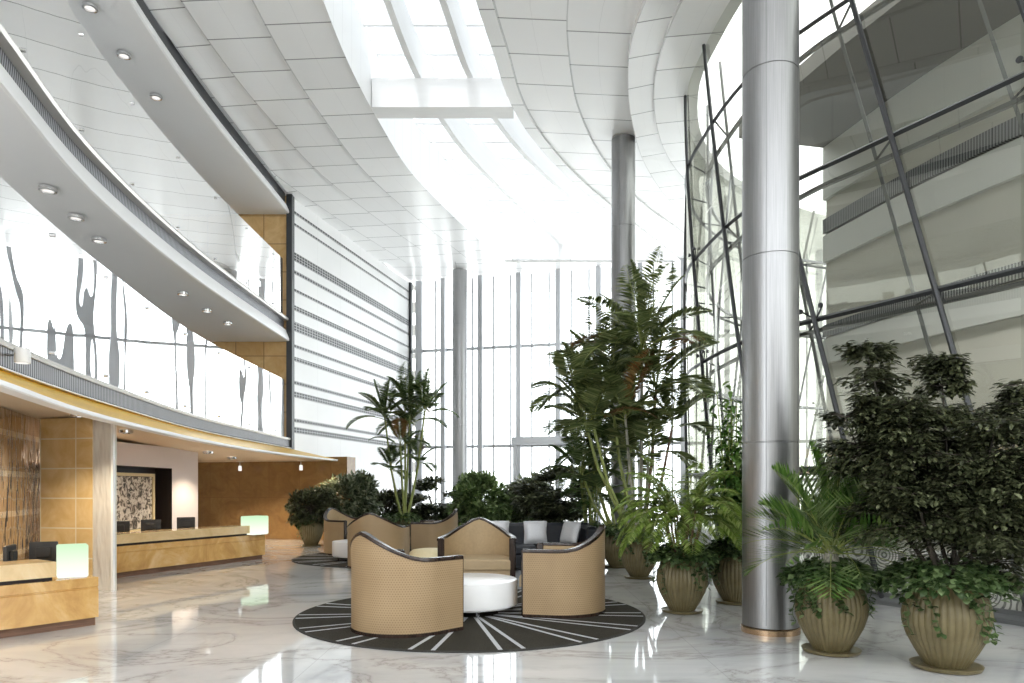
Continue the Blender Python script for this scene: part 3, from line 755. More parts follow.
def monitor(c, rot, label, grp, w=.36, h=.24):
    t = thing('monitor', c, label, 'monitor', rot, grp)
    mb = MB(); mb.box((0, 0, .008), (.2, .16, .016), 0, .004); mb.build('foot', 'black_plastic', t)
    mb = MB(); mb.tube([(0, 0.02, .012), (0, .03, .14)], .018, 8); mb.build('stand', 'black_plastic', t)
    mb = MB(); mb.box((0, 0, .12 + h / 2), (w, .035, h), 0, .008); cs = mb.build('casing', 'black_plastic', t)
    mb = MB(); mb.box((0, -.019, .12 + h / 2), (w - .03, .006, h - .03)); mb.build('screen', 'screen_black', cs)
    mb = MB(); mb.box((0, .03, .12 + h / 2), (w * .5, .03, h * .5), 0, .008); mb.build('rear_cover', 'black_plastic', cs)
monitor((-5.02, 7.10, .50), R(-70), 'black monitor on the near desk, closest to the left edge', 'desk monitors', .30, .22)
monitor((-4.98, 7.55, .50), R(-155), 'black monitor on the near desk, closest to the onyx pier', 'desk monitors', .26, .22)
for i, (px, Y) in enumerate([(119, 11.9), (151, 12.6), (186, 13.6)]):
    p = at(px, Y, .50); monitor(p, R(-155), 'black monitor on the far desk, %s' % ('beside the crystal panel', 'before the framed artwork', 'before the pale lilac wall')[i], 'desk monitors', .32, .24)
for i, px in enumerate((240, 301)):
    Y = 19.0 if i else 19.6; p = at(px, Y, 2.16)
    t = thing('pendant_lamp', p, ('short white pendant lamp before the brown marble wall, nearer the pale lilac wall', 'short white pendant lamp before the brown marble wall, nearer the lounge')[i], 'lamp')
    mb = MB(); mb.lathe([(.1, -.01), (.1, .0)], n=20); mb.build('canopy', 'fascia_white', t)
    mb = MB(); mb.tube([(0, 0, 0), (0, 0, -.12)], .012, 8); mb.build('rod', 'chrome', t)
    mb = MB(); mb.lathe([(.045, -.26), (.04, -.12)], n=20); mb.build('shade', 'lamp_off', t)
for p, e in (((-6.6, 9.4, 2.3), 40), ((-6.9, 12.2, 2.2), 35), ((-6.3, 15.3, 2.1), 45), ((-6.2, 18.3, 2.05), 45), ((-7.6, 18.3, 2.05), 40), ((-5.0, 18.6, 2.02), 25), ((-5.4, 6.7, 2.3), 30), ((-5.7, 8.8, 2.35), 40), ((-7.3, 8.4, 2.35), 35)): spot(p, e * 2.2, R(125))  # some spots have no fixture, added to brighten the pier and crystal panel

# ------------------------------------------------------------------ lounge furniture
DROP = [(0, 0), (10, .10), (20, .27), (31, .46), (44, .68), (60, .90), (72, .98), (82, 1), (999, 1)]
def drop(a):
    for (a0, d0), (a1, d1) in zip(DROP, DROP[1:]):
        if a0 <= a <= a1: return d0 + (d1 - d0) * (a - a0) / (a1 - a0)
    return 1
def u_path(r, arm, n=40, na=6):
    pts = [(r, arm * (1 - i / na), 90 + 20 * (1 - i / na)) for i in range(na)]
    pts += [(r * math.cos(-PI * i / n), r * math.sin(-PI * i / n), abs(90 - 180 * i / n)) for i in range(n + 1)]
    pts += [(-r, arm * i / na, 90 + 20 * i / na) for i in range(1, na + 1)]
    return pts
def make_chair():
    t = thing('tub_chair', (0, 0, 0), 'tub chair', 'armchair')
    RO, RI, ARM, ZA, ZP = .52, .455, .32, .715, .965
    po, pi_ = u_path(RO, ARM), u_path(RI, ARM)
    zt = [ZP - (ZP - ZA) * drop(p[2]) for p in po]
    def shell(p, z0, zoff, name, mat, flip):
        mb = MB(); vs, uv, L = [], [], 0; nz = 8
        for i, (x, y, a) in enumerate(p):
            if i: L += math.hypot(x - p[i - 1][0], y - p[i - 1][1])
            for j in range(nz + 1):
                z = z0 + (zt[i] + zoff - z0) * j / nz; vs.append((x, y, z)); uv.append((L, z))
        fs = []
        for i in range(len(p) - 1):
            for j in range(nz):
                q = (i * (nz + 1) + j, i * (nz + 1) + j + 1, (i + 1) * (nz + 1) + j + 1, (i + 1) * (nz + 1) + j)
                fs.append(q if flip else tuple(reversed(q)))
        mb.add(vs, fs, uv); return mb.build(name, mat, t, smooth=60)
    shell(po, .03, 0, 'woven_shell', 'woven_shell', False); shell(pi_, .10, 0, 'inner_lining', 'beige_cloth', True)
    mb = MB(); vs = []                                                   # top rail: rounded rectangle swept along the rim
    prof = [(-.035, -.018), (-.04, 0), (-.03, .018), (.03, .018), (.04, 0), (.035, -.018)]
    pm = u_path((RO + RI) / 2 + .003, ARM); P = len(prof)
    for i, (x, y, a) in enumerate(pm):
        if -0.001 <= 0 and abs(x) < (RO + RI) / 2 - .0 and y < 0: nx, ny = x, y; l = math.hypot(nx, ny); nx /= l; ny /= l
        else: nx, ny = (1 if x > 0 else -1), 0
        for o, z in prof: vs.append((x + nx * o, y + ny * o, zt[i] + z))
    fs = [(i * P + j, i * P + (j + 1) % P, (i + 1) * P + (j + 1) % P, (i + 1) * P + j) for i in range(len(pm) - 1) for j in range(P)]
    fs += [tuple(range(P - 1, -1, -1)), tuple(range((len(pm) - 1) * P, len(pm) * P))]
    mb.add(vs, fs); mb.build('top_rail', 'dark_wood', t, smooth=50)
    mb = MB(); vs = []; prof = [(-.03, 0), (.008, 0), (.008, .032), (-.03, .032)]; P = 4
    for i, (x, y, a) in enumerate(po):
        if y < 0: l = math.hypot(x, y); nx, ny = x / l, y / l
        else: nx, ny = (1 if x > 0 else -1), 0
        for o, z in prof: vs.append((x + nx * o, y + ny * o, z))
    fs = [(i * P + j, i * P + (j + 1) % P, (i + 1) * P + (j + 1) % P, (i + 1) * P + j) for i in range(len(po) - 1) for j in range(P)]
    fs += [tuple(range(P - 1, -1, -1)), tuple(range((len(po) - 1) * P, len(po) * P))]
    mb.add(vs, fs); mb.build('base_rail', 'dark_wood', t)
    for s in (-1, 1):
        mb = MB(); mb.box((s * (RO - .046), ARM - .02, (ZA + .018) / 2), (.085, .08, ZA + .018), 0, .012); mb.build('front_post', 'dark_wood', t)
    def dshape(r, arm, z0, z1, bev, name, mat):
        mb = MB(); out = u_path(r, arm, 24, 2); k = len(out); vs = []
        for (z, ins) in ((z0, .0), (z1 - bev, 0), (z1 - bev * .3, bev * .4), (z1, bev * 1.4)):
            f = (r - ins) / r
            for x, y, a in out: vs.append((x * f, y * f if y < 0 else min(y, arm - ins), z))
        fs = [tuple(range(3 * k, 4 * k))[::-1], tuple(range(k))]
        for i in range(3):
            for j in range(k): fs.append((i * k + j, i * k + k + j, i * k + k + (j + 1) % k, i * k + (j + 1) % k))
        mb.add(vs, fs); return mb.build(name, mat, t, smooth=40)
    dshape(RI - .012, ARM + .03, .06, .315, .005, 'seat_base', 'beige_cloth')
    dshape(RI - .006, ARM + .055, .318, .46, .035, 'seat_cushion', 'beige_cloth')
    return t
chair0 = make_chair(); used = [False]
def chair(x, y, face, label, grp):
    c = chair0 if not used[0] else copytree(chair0); used[0] = True
    c.location = (x, y, .014); c.rotation_euler = (0, 0, R(face - 90)); tag(c, label, 'armchair', grp)
def rug(x, y, r, label, grp):
    mb = MB(); mb.lathe([(r, 0), (r, .008), (r - .012, .014), (0.0001, .0141)], n=128, capt=False)
    t = thing('round_rug', (x, y, 0), label, 'rug', 0, grp); mb.build('pile', 'radial_rug', t)
    mb = MB(); mb.lathe([(r + .004, 0), (r + .004, .010), (r - .018, .0165), (r - .02, .012)], n=128, capb=False, capt=False); mb.build('border', 'rug_edge', t, smooth=40)
rug(-.455, 7.98, 1.92, 'large round charcoal rug with pale radial stripes under the front chairs', 'round rugs')
rug(-2.55, 14.45, 1.85, 'round charcoal rug under the rear chair group, beyond the front chairs', 'round rugs')
chair(-1.08, 7.12, 46, 'woven beige tub chair at front, seen from behind, left of the table', 'front tub chairs')
chair(.54, 8.12, 168, 'woven beige tub chair at front, seen from behind, right of the table', 'front tub chairs')
chair(-.47, 9.75, 270, 'beige tub chair facing us behind the white round table', 'front tub chairs')
chair(-3.52, 15.3, -28, 'beige tub chair facing right beside the round potted bushes', 'rear tub chairs')
chair(-2.42, 12.75, 86, 'beige tub chair in the rear group, its plain curved back towards us', 'rear tub chairs')
chair(-1.62, 14.4, 176, 'beige tub chair seen side-on before the palm pot, facing left', 'rear tub chairs')
def round_table(x, y, r, label, grp):
    t = thing('round_table', (x, y, .014), label, 'coffee table', 0, grp)
    mb = MB(); mb.lathe([(r - .02, .075), (r, .095), (r, .355), (r - .006, .366), (r - .02, .37), (.001, .372)], n=80, capt=False); mb.build('drum', 'table_lacquer', t, smooth=35)
    for k in range(4):
        a = k * PI / 2 + .3; mb = MB(); mb.tube([((r - .12) * math.cos(a), (r - .12) * math.sin(a), 0), ((r - .12) * math.cos(a), (r - .12) * math.sin(a), .08)], .02, 10); mb.build('leg', 'chrome', t)
round_table(-.50, 8.06, .56, 'glossy white drum coffee table between the front chairs', 'white coffee tables')
round_table(-3.0, 13.95, .52, 'white drum coffee table in the rear group, mostly hidden by chairs', 'white coffee tables')
t = thing('pouf', (-1.42, 12.35, 0), 'low round cream pouf behind the front chairs', 'pouf')
mb = MB(); mb.lathe([(.33, .03), (.36, .06), (.37, .2), (.36, .30), (.31, .345), (.2, .362), (.001, .366)], n=40, capt=False); mb.build('cushion', 'cream_cloth', t, smooth=60)
mb = MB(); mb.lathe([(.30, 0), (.30, .03)], n=30); mb.build('base', 'dark_wood', t)
# sofa
t = thing('sofa', (.42, 12.6, 0), 'dark navy leather sofa with raised right arm under the trees', 'sofa', R(3))
mb = MB(); mb.box((0, 0, .16), (2.1, .95, .22), 0, .03); mb.build('base', 'navy_leather', t)
mb = MB(); mb.box((0, .42, .50), (2.1, .22, .56), 0, .06); mb.build('backrest', 'navy_leather', t)
for s in (-1, 1): mb = MB(); mb.box((s * .94, -.02, .45), (.22, .9, .60 if s > 0 else .4), R(0), .05); mb.build('arm', 'navy_leather', t)
for s in (-1, 1): mb = MB(); mb.box((s * .415, -.07, .345), (.82, .8, .15), 0, .05); mb.build('seat_cushion', 'navy_leather', t)
for sx in (-1, 1):
    for sy in (-1, 1): mb = MB(); mb.box((sx * .95, sy * .38, .03), (.06, .06, .06)); mb.build('leg', 'chrome', t)
def pillow(x, y, z, rz, tilt, label, s=.42):
    mb = MB(); n = 12; vs, fs = [], []
    for side in (1, -1):
        for i in range(n + 1):
            for j in range(n + 1):
                u, v = 2 * i / n - 1, 2 * j / n - 1
                h = .085 * ((1 - u ** 4) * (1 - v ** 4)) ** .6; k = 1 - .10 * (1 - max(abs(u), abs(v))) - .06 * (1 - min(abs(u), abs(v))) * (max(abs(u), abs(v)) > .99)
                vs.append((u * s / 2 * k, side * h, (v + 1) * s / 2))
    q = (n + 1) ** 2
    for sd in range(2):
        for i in range(n):
            for j in range(n):
                f = (sd * q + i * (n + 1) + j, sd * q + (i + 1) * (n + 1) + j, sd * q + (i + 1) * (n + 1) + j + 1, sd * q + i * (n + 1) + j + 1); fs.append(f if sd else f[::-1])
    mb.add(vs, fs); o = mb.build('throw_pillow', 'silver_cloth', None, (x, y, z), smooth=60); o.rotation_euler = (R(tilt), 0, R(rz)); tag(o, label, 'pillow', 'sofa pillows')
pillow(-.25, 12.63, .425, 4, -16, 'silver throw pillow on the sofa, partly hidden behind the facing chair')
pillow(.42, 12.64, .425, 2, -18, 'silver throw pillow square-on in the middle of the sofa')
pillow(.98, 12.50, .425, -50, -18, 'silver throw pillow leaning on the raised right arm of the sofa')
t = thing('ottoman', (.55, 11.55, 0), 'low dark navy ottoman in front of the sofa', 'ottoman', R(0))
mb = MB(); mb.box((0, 0, .27), (.62, .55, .26), 0, .06); mb.build('cushion', 'navy_leather', t)
for sx in (-1, 1):
    for sy in (-1, 1): mb = MB(); mb.tube([(sx * .25, sy * .2, 0), (sx * .25, sy * .2, .15)], .02, 8); mb.build('leg', 'chrome', t)

# ------------------------------------------------------------------ plants
rnd = random.Random(11)
def rv(): 
    while True:
        v = V((rnd.uniform(-1, 1), rnd.uniform(-1, 1), rnd.uniform(-1, 1)))
        if .05 < v.length < 1: return v.normalized()
def leaf(mb, p, d, L, W, up=None, fold=.18, bend=.0):
    d = d.normalized(); up = up or V((0, 0, 1)); s = d.cross(up)
    if s.length < .05: s = d.cross(V((1, 0, 0)))
    s.normalize(); n = s.cross(d).normalized()
    a = p + d * L * .38; b = p + d * L * .74 - n * bend * L * .3; tip = p + d * L - n * bend * L
    w1, w2 = W / 2, W * .36
    mb.add([p, a - s * w1 + n * fold * w1, b - s * w2 + n * fold * w2, tip, b + s * w2 + n * fold * w2, a + s * w1 + n * fold * w1, a, b],
           [(0, 6, 1), (1, 6, 7, 2), (2, 7, 3), (0, 5, 6), (6, 5, 4, 7), (7, 4, 3)])
def sleaf(mb, p, d, L, W, up=None):
    d = d.normalized(); up = up or V((0, 0, 1)); s = d.cross(up)
    if s.length < .05: s = d.cross(V((1, 0, 0)))
    s.normalize(); n = s.cross(d)
    a = p + d * L * .42 + n * W * .12
    mb.add([p, a - s * W / 2, p + d * L, a + s * W / 2], [(0, 3, 2, 1)])
def blade(mb, p, d, L, W, dr=.3):        # narrow strap leaflet
    d = d.normalized(); s = d.cross(V((0, 0, 1)))
    if s.length < .05: s = V((1, 0, 0))
    s.normalize(); m = p + d * L * .5; tip = p + d * L + V((0, 0, -dr * L))
    mb.add([p, m - s * W / 2 + V((0, 0, -.06 * L)), tip, m + s * W / 2 + V((0, 0, -.06 * L))], [(0, 3, 2, 1)])
def frond(parent, p, d, L, droop, n, ll, lw, mat, sweepa=48, rib='stem_green', name='frond', ldr=.25, start=.18, vee=.25):
    mb = MB(); d = V(d).normalized(); pts = []; q = V(p); dd = d.copy(); K = 14
    for i in range(K + 1):
        pts.append(q.copy()); dd = (dd + V((0, 0, -droop / K * (.4 + 1.2 * i / K)))).normalized(); q = q + dd * (L / K)
    mb.tube(pts, [.009 * (1 - .8 * i / K) * max(.6, L) for i in range(K + 1)], 4, False)
    nr = len(mb.f)
    for i in range(n):
        t = start + (1 - start) * (i + .5) / n; x = t * K; k = min(int(x), K - 1); c = pts[k].lerp(pts[k + 1], x - k)
        a = (pts[k + 1] - pts[k]).normalized(); s = a.cross(V((0, 0, 1)))
        if s.length < .05: s = V((1, 0, 0))
        s.normalize(); u = s.cross(a).normalized()
        ln = ll * (math.sin(PI * min(1, (t - start) / (1 - start) * .82 + .18)) ** .7) * rnd.uniform(.88, 1.1) + .02
        an = R(sweepa + 22 * t + rnd.uniform(-5, 5))
        for sg in (-1, 1): blade(mb, c, a * math.cos(an) * 1 + s * sg * math.sin(an) + u * vee, ln, lw, ldr)
    mb.mi = [0] * nr + [1] * (len(mb.f) - nr)
    return mb.build(name, None, parent, mats=[rib, mat])
POT = None
def pot_parts(parent, s=1.0, saucer=True, ivy=True, seed=0, ivn=230, spread=1.0):
    sc = s; nr = random.Random(seed)
    mb = MB(); prof = [(.140, 0), (.152, .02), (.200, .10), (.250, .20), (.280, .30), (.285, .37), (.270, .45), (.240, .525), (.205, .565), (.20, .585), (.222, .60), (.224, .615), (.205, .62), (.185, .60), (.18, .55)]
    mb.lathe([(r * sc, z * sc + .028 * sc) for r, z in prof], n=144, flute=.045, nf=36, capt=False); mb.build('pot', 'pot_clay', parent, smooth=50)
    mb = MB(); mb.lathe([(.18 * sc, .565 * sc), (.06, .58 * sc), (.001, .582 * sc)], n=24, capt=False, capb=False); mb.build('soil', 'soil', parent)
    if saucer: mb = MB(); mb.lathe([(.20 * sc, 0), (.222 * sc, .008), (.235 * sc, .034 * sc), (.222 * sc, .036 * sc), (.2 * sc, .026 * sc), (.001, .024 * sc)], n=48, capt=False); mb.build('saucer', 'pot_clay', parent, smooth=40)
    if ivy:
        mb = MB(); z0 = .60 * sc
        for i in range(int(ivn * 2.6)):
            a = nr.uniform(0, 2 * PI); q = math.sqrt(nr.random()); r = sc * spread * (.06 + .31 * q)
            top = .15 * (1 - q ** 2) + .05; low = .0 - .10 * max(0, q - .6) / .4 * nr.uniform(.2, 1)
            z = z0 + sc * (low + (top - low) * nr.random() ** .5)
            p = V((r * math.cos(a), r * math.sin(a), z)); d = V((math.cos(a + nr.uniform(-.9, .9)), math.sin(a + nr.uniform(-.9, .9)), nr.uniform(-.9, .5)))
            leaf(mb, p, d, .062 * sc * nr.uniform(.7, 1.3), .05 * sc, V((nr.uniform(-.5, .5), nr.uniform(-.5, .5), 1)), .1, .2)
        for k in range(12):                                        # trailing runners
            a = nr.uniform(0, 2 * PI); ln = nr.uniform(.1, .34) * sc; r0 = .30 * sc; pts = []
            for i in range(7):
                z = z0 - .03 * sc - ln * i / 6; rr = r0 + .015 * sc * math.sin(i * 1.7)
                pts.append(V((rr * math.cos(a + .05 * i), rr * math.sin(a + .05 * i), z)))
            mb.tube(pts, .004, 4, False)
            for q in pts:
                for h in range(2): leaf(mb, q, V((math.cos(a + nr.uniform(-1.3, 1.3)), math.sin(a + nr.uniform(-1.3, 1.3)), nr.uniform(-.9, .1))), .055 * sc, .045 * sc)
        mb.build('ivy', 'leaf_ivy', parent)

def bush(parent, c, rad, n, L, W, mat, stem_mat='stem_dark', base=(0, 0, .58), clumps=26, trunk=.02, flat=0, nstem=5, fill=.55):
    c = V(c); base = V(base); mb = MB(); ms = MB(); cl = []
    for i in range(clumps):
        v = rv(); r = fill + (1.0 - fill) * rnd.random() ** .5
        cl.append(c + V((v.x * rad[0] * r, v.y * rad[1] * r, v.z * rad[2] * r)))
    for i in range(nstem):
        q = cl[i]; mid = base.lerp(q, .5) + V((rnd.uniform(-.04, .04), rnd.uniform(-.04, .04), .05)); ms.tube([base + V((rnd.uniform(-.04, .04), rnd.uniform(-.04, .04), 0)), mid, q], [trunk, trunk * .7, trunk * .3], 6)
    ms.tube([base, base.lerp(c, .6), c], [trunk * 1.3, trunk, trunk * .6], 7)
    for q in cl: ms.tube([c.lerp(q, .1), q], [trunk * .4, trunk * .15], 4, False)
    cr = min(rad) * .5
    for i in range(n):
        k = rnd.randrange(clumps); v = rv() * (rnd.random() ** .45); p = cl[k] + V((v.x * cr, v.y * cr, v.z * cr * (.75 if not flat else .35)))
        out = (p - c).normalized() * .7 + rv() * .7; out.z -= .25 * (1 if not flat else .2)
        if flat: out.z *= .3
        sleaf(mb, p, out, L * rnd.uniform(.7, 1.3), W * rnd.uniform(.8, 1.2), V((rnd.uniform(-.6, .6), rnd.uniform(-.6, .6), 1)))
    ms.build('stem', stem_mat, parent, smooth=60); mb.build('foliage', mat, parent)

# fan palm beside the front column
pv = fp(831, 652); t = thing('potted_cycad', pv, 'spiky potted cycad with long narrow fronds beside the front steel column', 'potted plant')
pot_parts(t, 1.02, seed=1, ivn=420)
mb = MB(); mb.lathe([(.05, .56), (.06, .66), (.075, .76), (.05, .86), (.01, .90)], n=16); mb.build('stem', 'stem_grey', t, smooth=60)
for i in range(42):
    a = i * 2.399 + rnd.uniform(-.2, .2); el = R(84 - 80 * (i / 41) ** .9); q = V((math.cos(a) * math.cos(el), math.sin(a) * math.cos(el), math.sin(el)))
    near_col = abs((math.degrees(a) - 103 + 180) % 360 - 180) < 40 and el < R(70)
    frond(t, V((0, 0, .84)) + q * .04, q, rnd.uniform(.64, .84) * (1.12 - .2 * i / 41) * (.62 if near_col else 1), .35 + .8 * (i / 41), 17, .37, .025, 'leaf_light' if i % 2 == 1 else 'leaf_mid', 26, ldr=.12, start=.22, vee=.40)
# dark layered tree at right
pv = fp(946, 668); t = thing('potted_shrub', pv, 'big dark layered shrub with small leaves in the rightmost clay pot', 'potted plant')
pot_parts(t, 1.08, seed=2, ivn=520, spread=1.15)
def layered(parent, stems, mat, L, W, dens=1.0, stem_mat='stem_dark', base_z=.6):
    ms, mb = MB(), MB()
    for (tip, rs, nl) in stems:
        nl = int(nl * 1.45)
        tip = V(tip); b = V((rnd.uniform(-.06, .06), rnd.uniform(-.06, .06), base_z)); mid = b.lerp(tip, .5) + V((tip.x * .12, tip.y * .12, -.05))
        pts = [b, b.lerp(mid, .5) + V((0, 0, .02)), mid, mid.lerp(tip, .5), tip]; ms.tube(pts, [.018, .016, .012, .008, .004], 6)
        for k in range(nl):
            f = min(1, max(.36, .38 + .62 * k / max(1, nl - 1) + rnd.uniform(-.05, .05) * (k < nl - 1))); x = f * 4; j = min(int(x), 3); c = pts[j].lerp(pts[j + 1], x - j)
            rr = rs * (1.18 - .70 * f) * rnd.uniform(.8, 1.15)
            for s in range(rnd.randint(6, 8)):
                a = rnd.uniform(0, 2 * PI); d = V((math.cos(a), math.sin(a), rnd.uniform(-.22, .24))); e = c + d * rr * rnd.uniform(.7, 1.5)
                ms.tube([c, c.lerp(e, .5) + V((0, 0, .02)), e], [.005, .004, .0015], 3, False)
                m = int(15 * dens)
                for i in range(m):
                    tt = .22 + .8 * i / m; p = c.lerp(e, min(tt, 1)); 
                    sd = V((-d.y, d.x, 0)) * (1 if i % 2 else -1)
                    for w in range(2):
                        dd = d * rnd.uniform(.3, 1) + sd * rnd.uniform(.3, 1.2) + V((0, 0, rnd.uniform(-.45, .12)))
                        leaf(mb, p + sd * rnd.uniform(0, .06) + V((0, 0, rnd.uniform(-.06, .04))), dd, L * rnd.uniform(.75, 1.25), W, V((rnd.uniform(-.3, .3), rnd.uniform(-.3, .3), 1)), .12, .15)
    ms.build('stem', stem_mat, parent, smooth=60); mb.build('foliage', mat, parent)
layered(t, [((-.60, .05, 2.50), .34, 11), ((.02, .1, 2.42), .30, 10), ((.76, .1, 2.22), .40, 9), ((-.42, -.2, 2.05), .42, 7), ((.30, -.45, 1.66), .44, 7), ((.0, .45, 2.0), .40, 7),
            ((.75, -.25, 1.65), .45, 6), ((-.30, .3, 1.95), .42, 7), ((.45, .4, 2.05), .40, 7), ((.08, -.45, 1.85), .42, 7), ((-.72, .15, 1.98), .36, 5), ((.9, .15, 1.3), .42, 4)], 'leaf_dark', .068, .030, 1.9)
# feathery palm in front of the tall one
pv = fp(682, 612); t = thing('potted_fern_palm', pv, 'bright feathery potted palm with reddish stalks in front of the tall palm', 'potted plant')
pot_parts(t, 1.0, seed=3, ivn=460)
for i in range(13):
    a = i * 2.4; r = .04 + .08 * rnd.random(); r2 = r + .10; mb = MB(); mb.tube([(r * math.cos(a), r * math.sin(a), .56), (r2 * math.cos(a), r2 * math.sin(a), .92), (r2 * 1.3 * math.cos(a), r2 * 1.3 * math.sin(a), 1.2)], [.014, .012, .008], 6); mb.build('stalk', 'stem_brown', t, smooth=60)
for i in range(60):
    a = i * 2.399 + rnd.uniform(-.2, .2); f = (i + .5) / 60; el = R(78 - 62 * f); q = V((math.cos(a) * math.cos(el), math.sin(a) * math.cos(el), math.sin(el)))
    frond(t, V((math.cos(a) * .12, math.sin(a) * .12, 1.02 + .1 * (1 - f))), q, rnd.uniform(.58, .84), 1.7 + .9 * f, 30, .16, .034, 'leaf_fern', 52, ldr=.4, start=.12, vee=.15)
# leafy green shrub just left of the front column
pv = fp(735, 603); t = thing('potted_leafy_tree', pv, 'tall bright green leafy shrub in a clay pot just left of the front column', 'potted plant')
pot_parts(t, 1.0, seed=4, ivn=420)
ms, mb = MB(), MB()
for k in range(26):
    a = rnd.uniform(0, 2 * PI); r = rnd.uniform(.05, .40); top = V((r * math.cos(a), r * math.sin(a), rnd.uniform(1.5, 2.7)))
    b = V((r * .2 * math.cos(a), r * .2 * math.sin(a), .58)); ms.tube([b, b.lerp(top, .5) + V((0, 0, 0)), top], [.012, .009, .004], 5)
    for i in range(52):
        p = b.lerp(top, .18 + .84 * i / 52); aa = rnd.uniform(0, 2 * PI); d = V((math.cos(aa), math.sin(aa), rnd.uniform(-.5, .6)))
        leaf(mb, p + d * rnd.uniform(.0, .10), d, rnd.uniform(.14, .23), .058, V((0, 0, 1)), .15, .3)
ms.build('stem', 'stem_green', t, smooth=60); mb.build('foliage', 'leaf_light', t)

# tall palms
def tall_palm(pv, label, specs, ps=1.0, seed=5, mat='leaf_palm', fl=1.25, lowleaf=0, ivn=320, ll=.34, nfr=9, lw=.036, sag=1.0):
    t = thing('potted_palm', pv, label, 'potted plant'); pot_parts(t, ps, seed=seed, ivn=ivn)
    for (x, y, z, n, L, sm) in specs:
        n = int(n * 1.45); L *= 1.06
        b = V((x * .10 + rnd.uniform(-.03, .03), y * .10 + rnd.uniform(-.03, .03), .56)); top = V((x, y, z)); mid = b.lerp(top, .5) + V((x * .12, y * .12, 0))
        pts = [b, b.lerp(mid, .5), mid, mid.lerp(top, .5), top]; mb = MB(); mb.tube(pts, [.034, .028, .024, .022, .02], 8)
        for j in range(1, int(z / .16)):                              # leaf-scar rings on the trunk
            f = j * .16 / z * 4; k = min(int(f), 3); c = pts[k].lerp(pts[k + 1], f - k)
            if c.z > .7: mb.tube([c - V((0, 0, .008)), c + V((0, 0, .008))], .029, 8)
        mb.build('trunk', sm, t, smooth=60)
        a0 = rnd.uniform(0, 6.28)
        for i in range(n):
            a = a0 + i * 2.399; f = i / max(1, n - 1); el = R(84 - 62 * f); q = V((math.cos(a) * math.cos(el), math.sin(a) * math.cos(el), math.sin(el)))
            frond(t, top + V((0, 0, -.1 * f)), q, L * rnd.uniform(.85, 1.1), sag * (.5 + 1.15 * f), int(36 + 14 * L), ll * (.6 + .4 * L), lw, mat if rnd.random() > .05 else 'leaf_rust', 50, ldr=.22, start=.2)
    return t
pv = fp(639, 578)
tall_palm(pv, 'very tall feathery potted palm reaching in front of the second column', [(.05, 0, 3.62, 12, 1.35, 'stem_grey'), (.30, .15, 3.05, 8, 1.15, 'stem_brown'), (-.45, .1, 3.1, 9, 1.2, 'stem_green'), (-.75, -.1, 2.45, 7, .95, 'stem_green'),
          (-.25, -.2, 2.55, 7, 1.0, 'stem_grey'), (.55, .1, 2.4, 6, .9, 'stem_brown'), (-.1, .25, 1.9, 6, .8, 'stem_green'), (.12, -.2, 2.0, 5, .8, 'stem_grey'), (-.95, .2, 2.9, 7, .95, 'stem_green')], 1.0, 6)
pv = fp(617, 567)
tall_palm(pv, 'bushy mid-green potted palm behind the very tall palm', [(-.55, .1, 2.6, 7, 1.0, 'stem_green'), (-.2, .2, 2.1, 7, .95, 'stem_green'), (-.65, -.1, 1.7, 7, .85, 'stem_green'), (.3, .2, 2.3, 6, .9, 'stem_green'), (-.3, 0, 1.35, 6, .7, 'stem_green')], 1.0, 7, 'leaf_mid')
pv = at(590, 13.6)
t = thing('potted_bamboo', pv, 'light green potted bamboo clump right of the sofa', 'potted plant'); pot_parts(t, 1.0, seed=8, ivn=260)
ms, mb = MB(), MB()
for k in range(18):
    a = rnd.uniform(0, 6.28); r = rnd.uniform(.1, .55); top = V((r * math.cos(a), r * math.sin(a), rnd.uniform(1.9, 3.2))); b = V((r * .3 * math.cos(a), r * .3 * math.sin(a), .56))
    ms.tube([b, b.lerp(top, .5), top], [.014, .012, .004], 5)
    for i in range(60):
        p = b.lerp(top, .2 + .8 * i / 60); aa = rnd.uniform(0, 6.28); d = V((math.cos(aa), math.sin(aa), rnd.uniform(-.5, .4))); sleaf(mb, p + d * rnd.uniform(0, .22), d, rnd.uniform(.14, .24), .045)
ms.build('stem', 'stem_green', t, smooth=60); mb.build('foliage', 'leaf_light', t)
pv = at(405, 17.4)
tall_palm(pv, 'slim tall potted palm before the pale striped wall', [(-.5, 0, 3.2, 7, .95, 'stem_green'), (.1, .1, 3.1, 7, .95, 'stem_green'), (.5, -.1, 3.3, 7, .95, 'stem_green'), (-.1, -.1, 2.5, 6, .85, 'stem_green'), (.3, .15, 2.1, 5, .75, 'stem_green'), (-.35, .1, 1.9, 5, .7, 'stem_green'), (.0, .0, 3.6, 5, .8, 'stem_green')],
          1.05, 9, 'leaf_mid', ivn=260, ll=.26, lw=.05)
# low trees and bushes along the far windows
def potted_bush(px, Y, cz, rad, n, L, W, mat, label, seed, flat=0, ps=1.0, clumps=26, fill=.55, nm='potted_bush'):
    t = thing(nm, at(px, Y), label, 'potted plant'); pot_parts(t, ps, seed=seed, ivn=140, saucer=True); bush(t, (0, 0, cz), rad, int(n * 1.9), L * 1.1, W * 1.25, mat, flat=flat, clumps=clumps, fill=fill); return t
potted_bush(311, 17.4, .93, (.50, .50, .40), 2600, .10, .045, 'leaf_dark', 'dark ball-shaped bush in a clay pot before the brown marble wall', 21)
potted_bush(346, 18.3, 1.12, (.68, .65, .62), 3600, .13, .06, 'leaf_grey', 'large rounded grey-green bush right of the dark ball-shaped bush', 22)
potted_bush(385, 19.6, .95, (.60, .55, .40), 2000, .12, .05, 'leaf_dark', 'dark low bush just left of the slim tall palm', 23)
potted_bush(437, 18.4, 1.05, (.62, .55, .62), 2600, .13, .05, 'leaf_dark', 'dark cone-like bush just right of the slim tall palm', 24, flat=1)
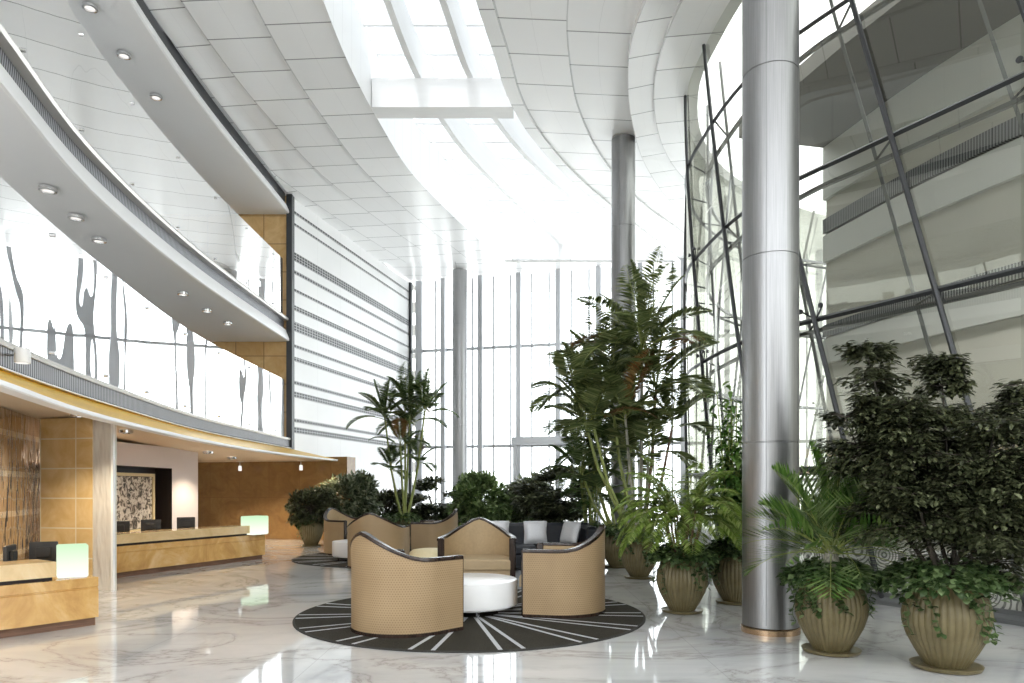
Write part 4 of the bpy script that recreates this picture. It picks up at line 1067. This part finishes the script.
potted_bush(480, 16.2, 1.08, (.60, .55, .55), 3200, .12, .06, 'leaf_mid', 'bright green rounded bush behind the chair that faces us', 25)
potted_bush(527, 16.6, 1.15, (.55, .5, .5), 2600, .12, .05, 'leaf_grey', 'grey-green bush between the bright green bush and dark tree', 26)
potted_bush(556, 14.9, 1.30, (.78, .65, .60), 4600, .12, .05, 'leaf_dark', 'wide dark tree spreading over the back of the sofa', 27, flat=1, clumps=40)

# greenery and a tower block outside
t = thing('garden_shrub', (5.7, 12.1, -.06), 'green shrub standing outside the right glass wall', 'shrub')
bush(t, (0, 0, .8), (.65, .65, .8), 1800, .16, .08, 'leaf_light', base=(0, 0, 0), clumps=24)
t = thing('tower_block', (-7.6, 52, -.06), 'pale distant tower block outside the far windows', 'building', R(-8))
mb = MB(); mb.box((0, 0, 9.5), (3.4, 4, 19)); mb.build('wall', 'facade_white', t)
for i in range(11):
    mb = MB(); mb.box((0, -2.02, 1.4 + i * 1.6), (2.9, .08, .7)); mb.build('window', 'facade_dark', t)

# ------------------------------------------------------------------ camera, world
cd = bpy.data.cameras.new('camera'); cam = bpy.data.objects.new('camera', cd); col.objects.link(cam)
cam.location = (0, 0, H); cam.rotation_euler = (PI / 2, 0, 0); cd.sensor_fit = 'HORIZONTAL'; cd.sensor_width = 36; cd.lens = 36 * F / 1024
cd.shift_y = (HZ - 341.5) / 1024; cd.clip_end = 400
sc = bpy.context.scene; sc.camera = cam
w = bpy.data.worlds.new('world'); sc.world = w; w.use_nodes = True; nt = w.node_tree
bg = nt.nodes['Background']; bg.inputs[0].default_value = (.93, .97, 1, 1); bg.inputs[1].default_value = 3.2
sun = bpy.data.lights.new('sun', 'SUN'); sun.energy = 3.5; sun.angle = R(12); so = bpy.data.objects.new('sun', sun); col.objects.link(so); so.rotation_euler = (R(32), R(0), R(-20))
sc.view_settings.view_transform = 'Standard'; sc.view_settings.look = 'None'; sc.view_settings.gamma = 1; sc.view_settings.exposure = .58
try: sc.view_settings.use_curve_mapping = False
except Exception: pass
cy = sc.cycles
cy.max_bounces = 14; cy.diffuse_bounces = 9; cy.glossy_bounces = 5; cy.transparent_max_bounces = 16; cy.sample_clamp_indirect = 6; cy.use_denoising = True
cy.caustics_reflective = False; cy.caustics_refractive = False
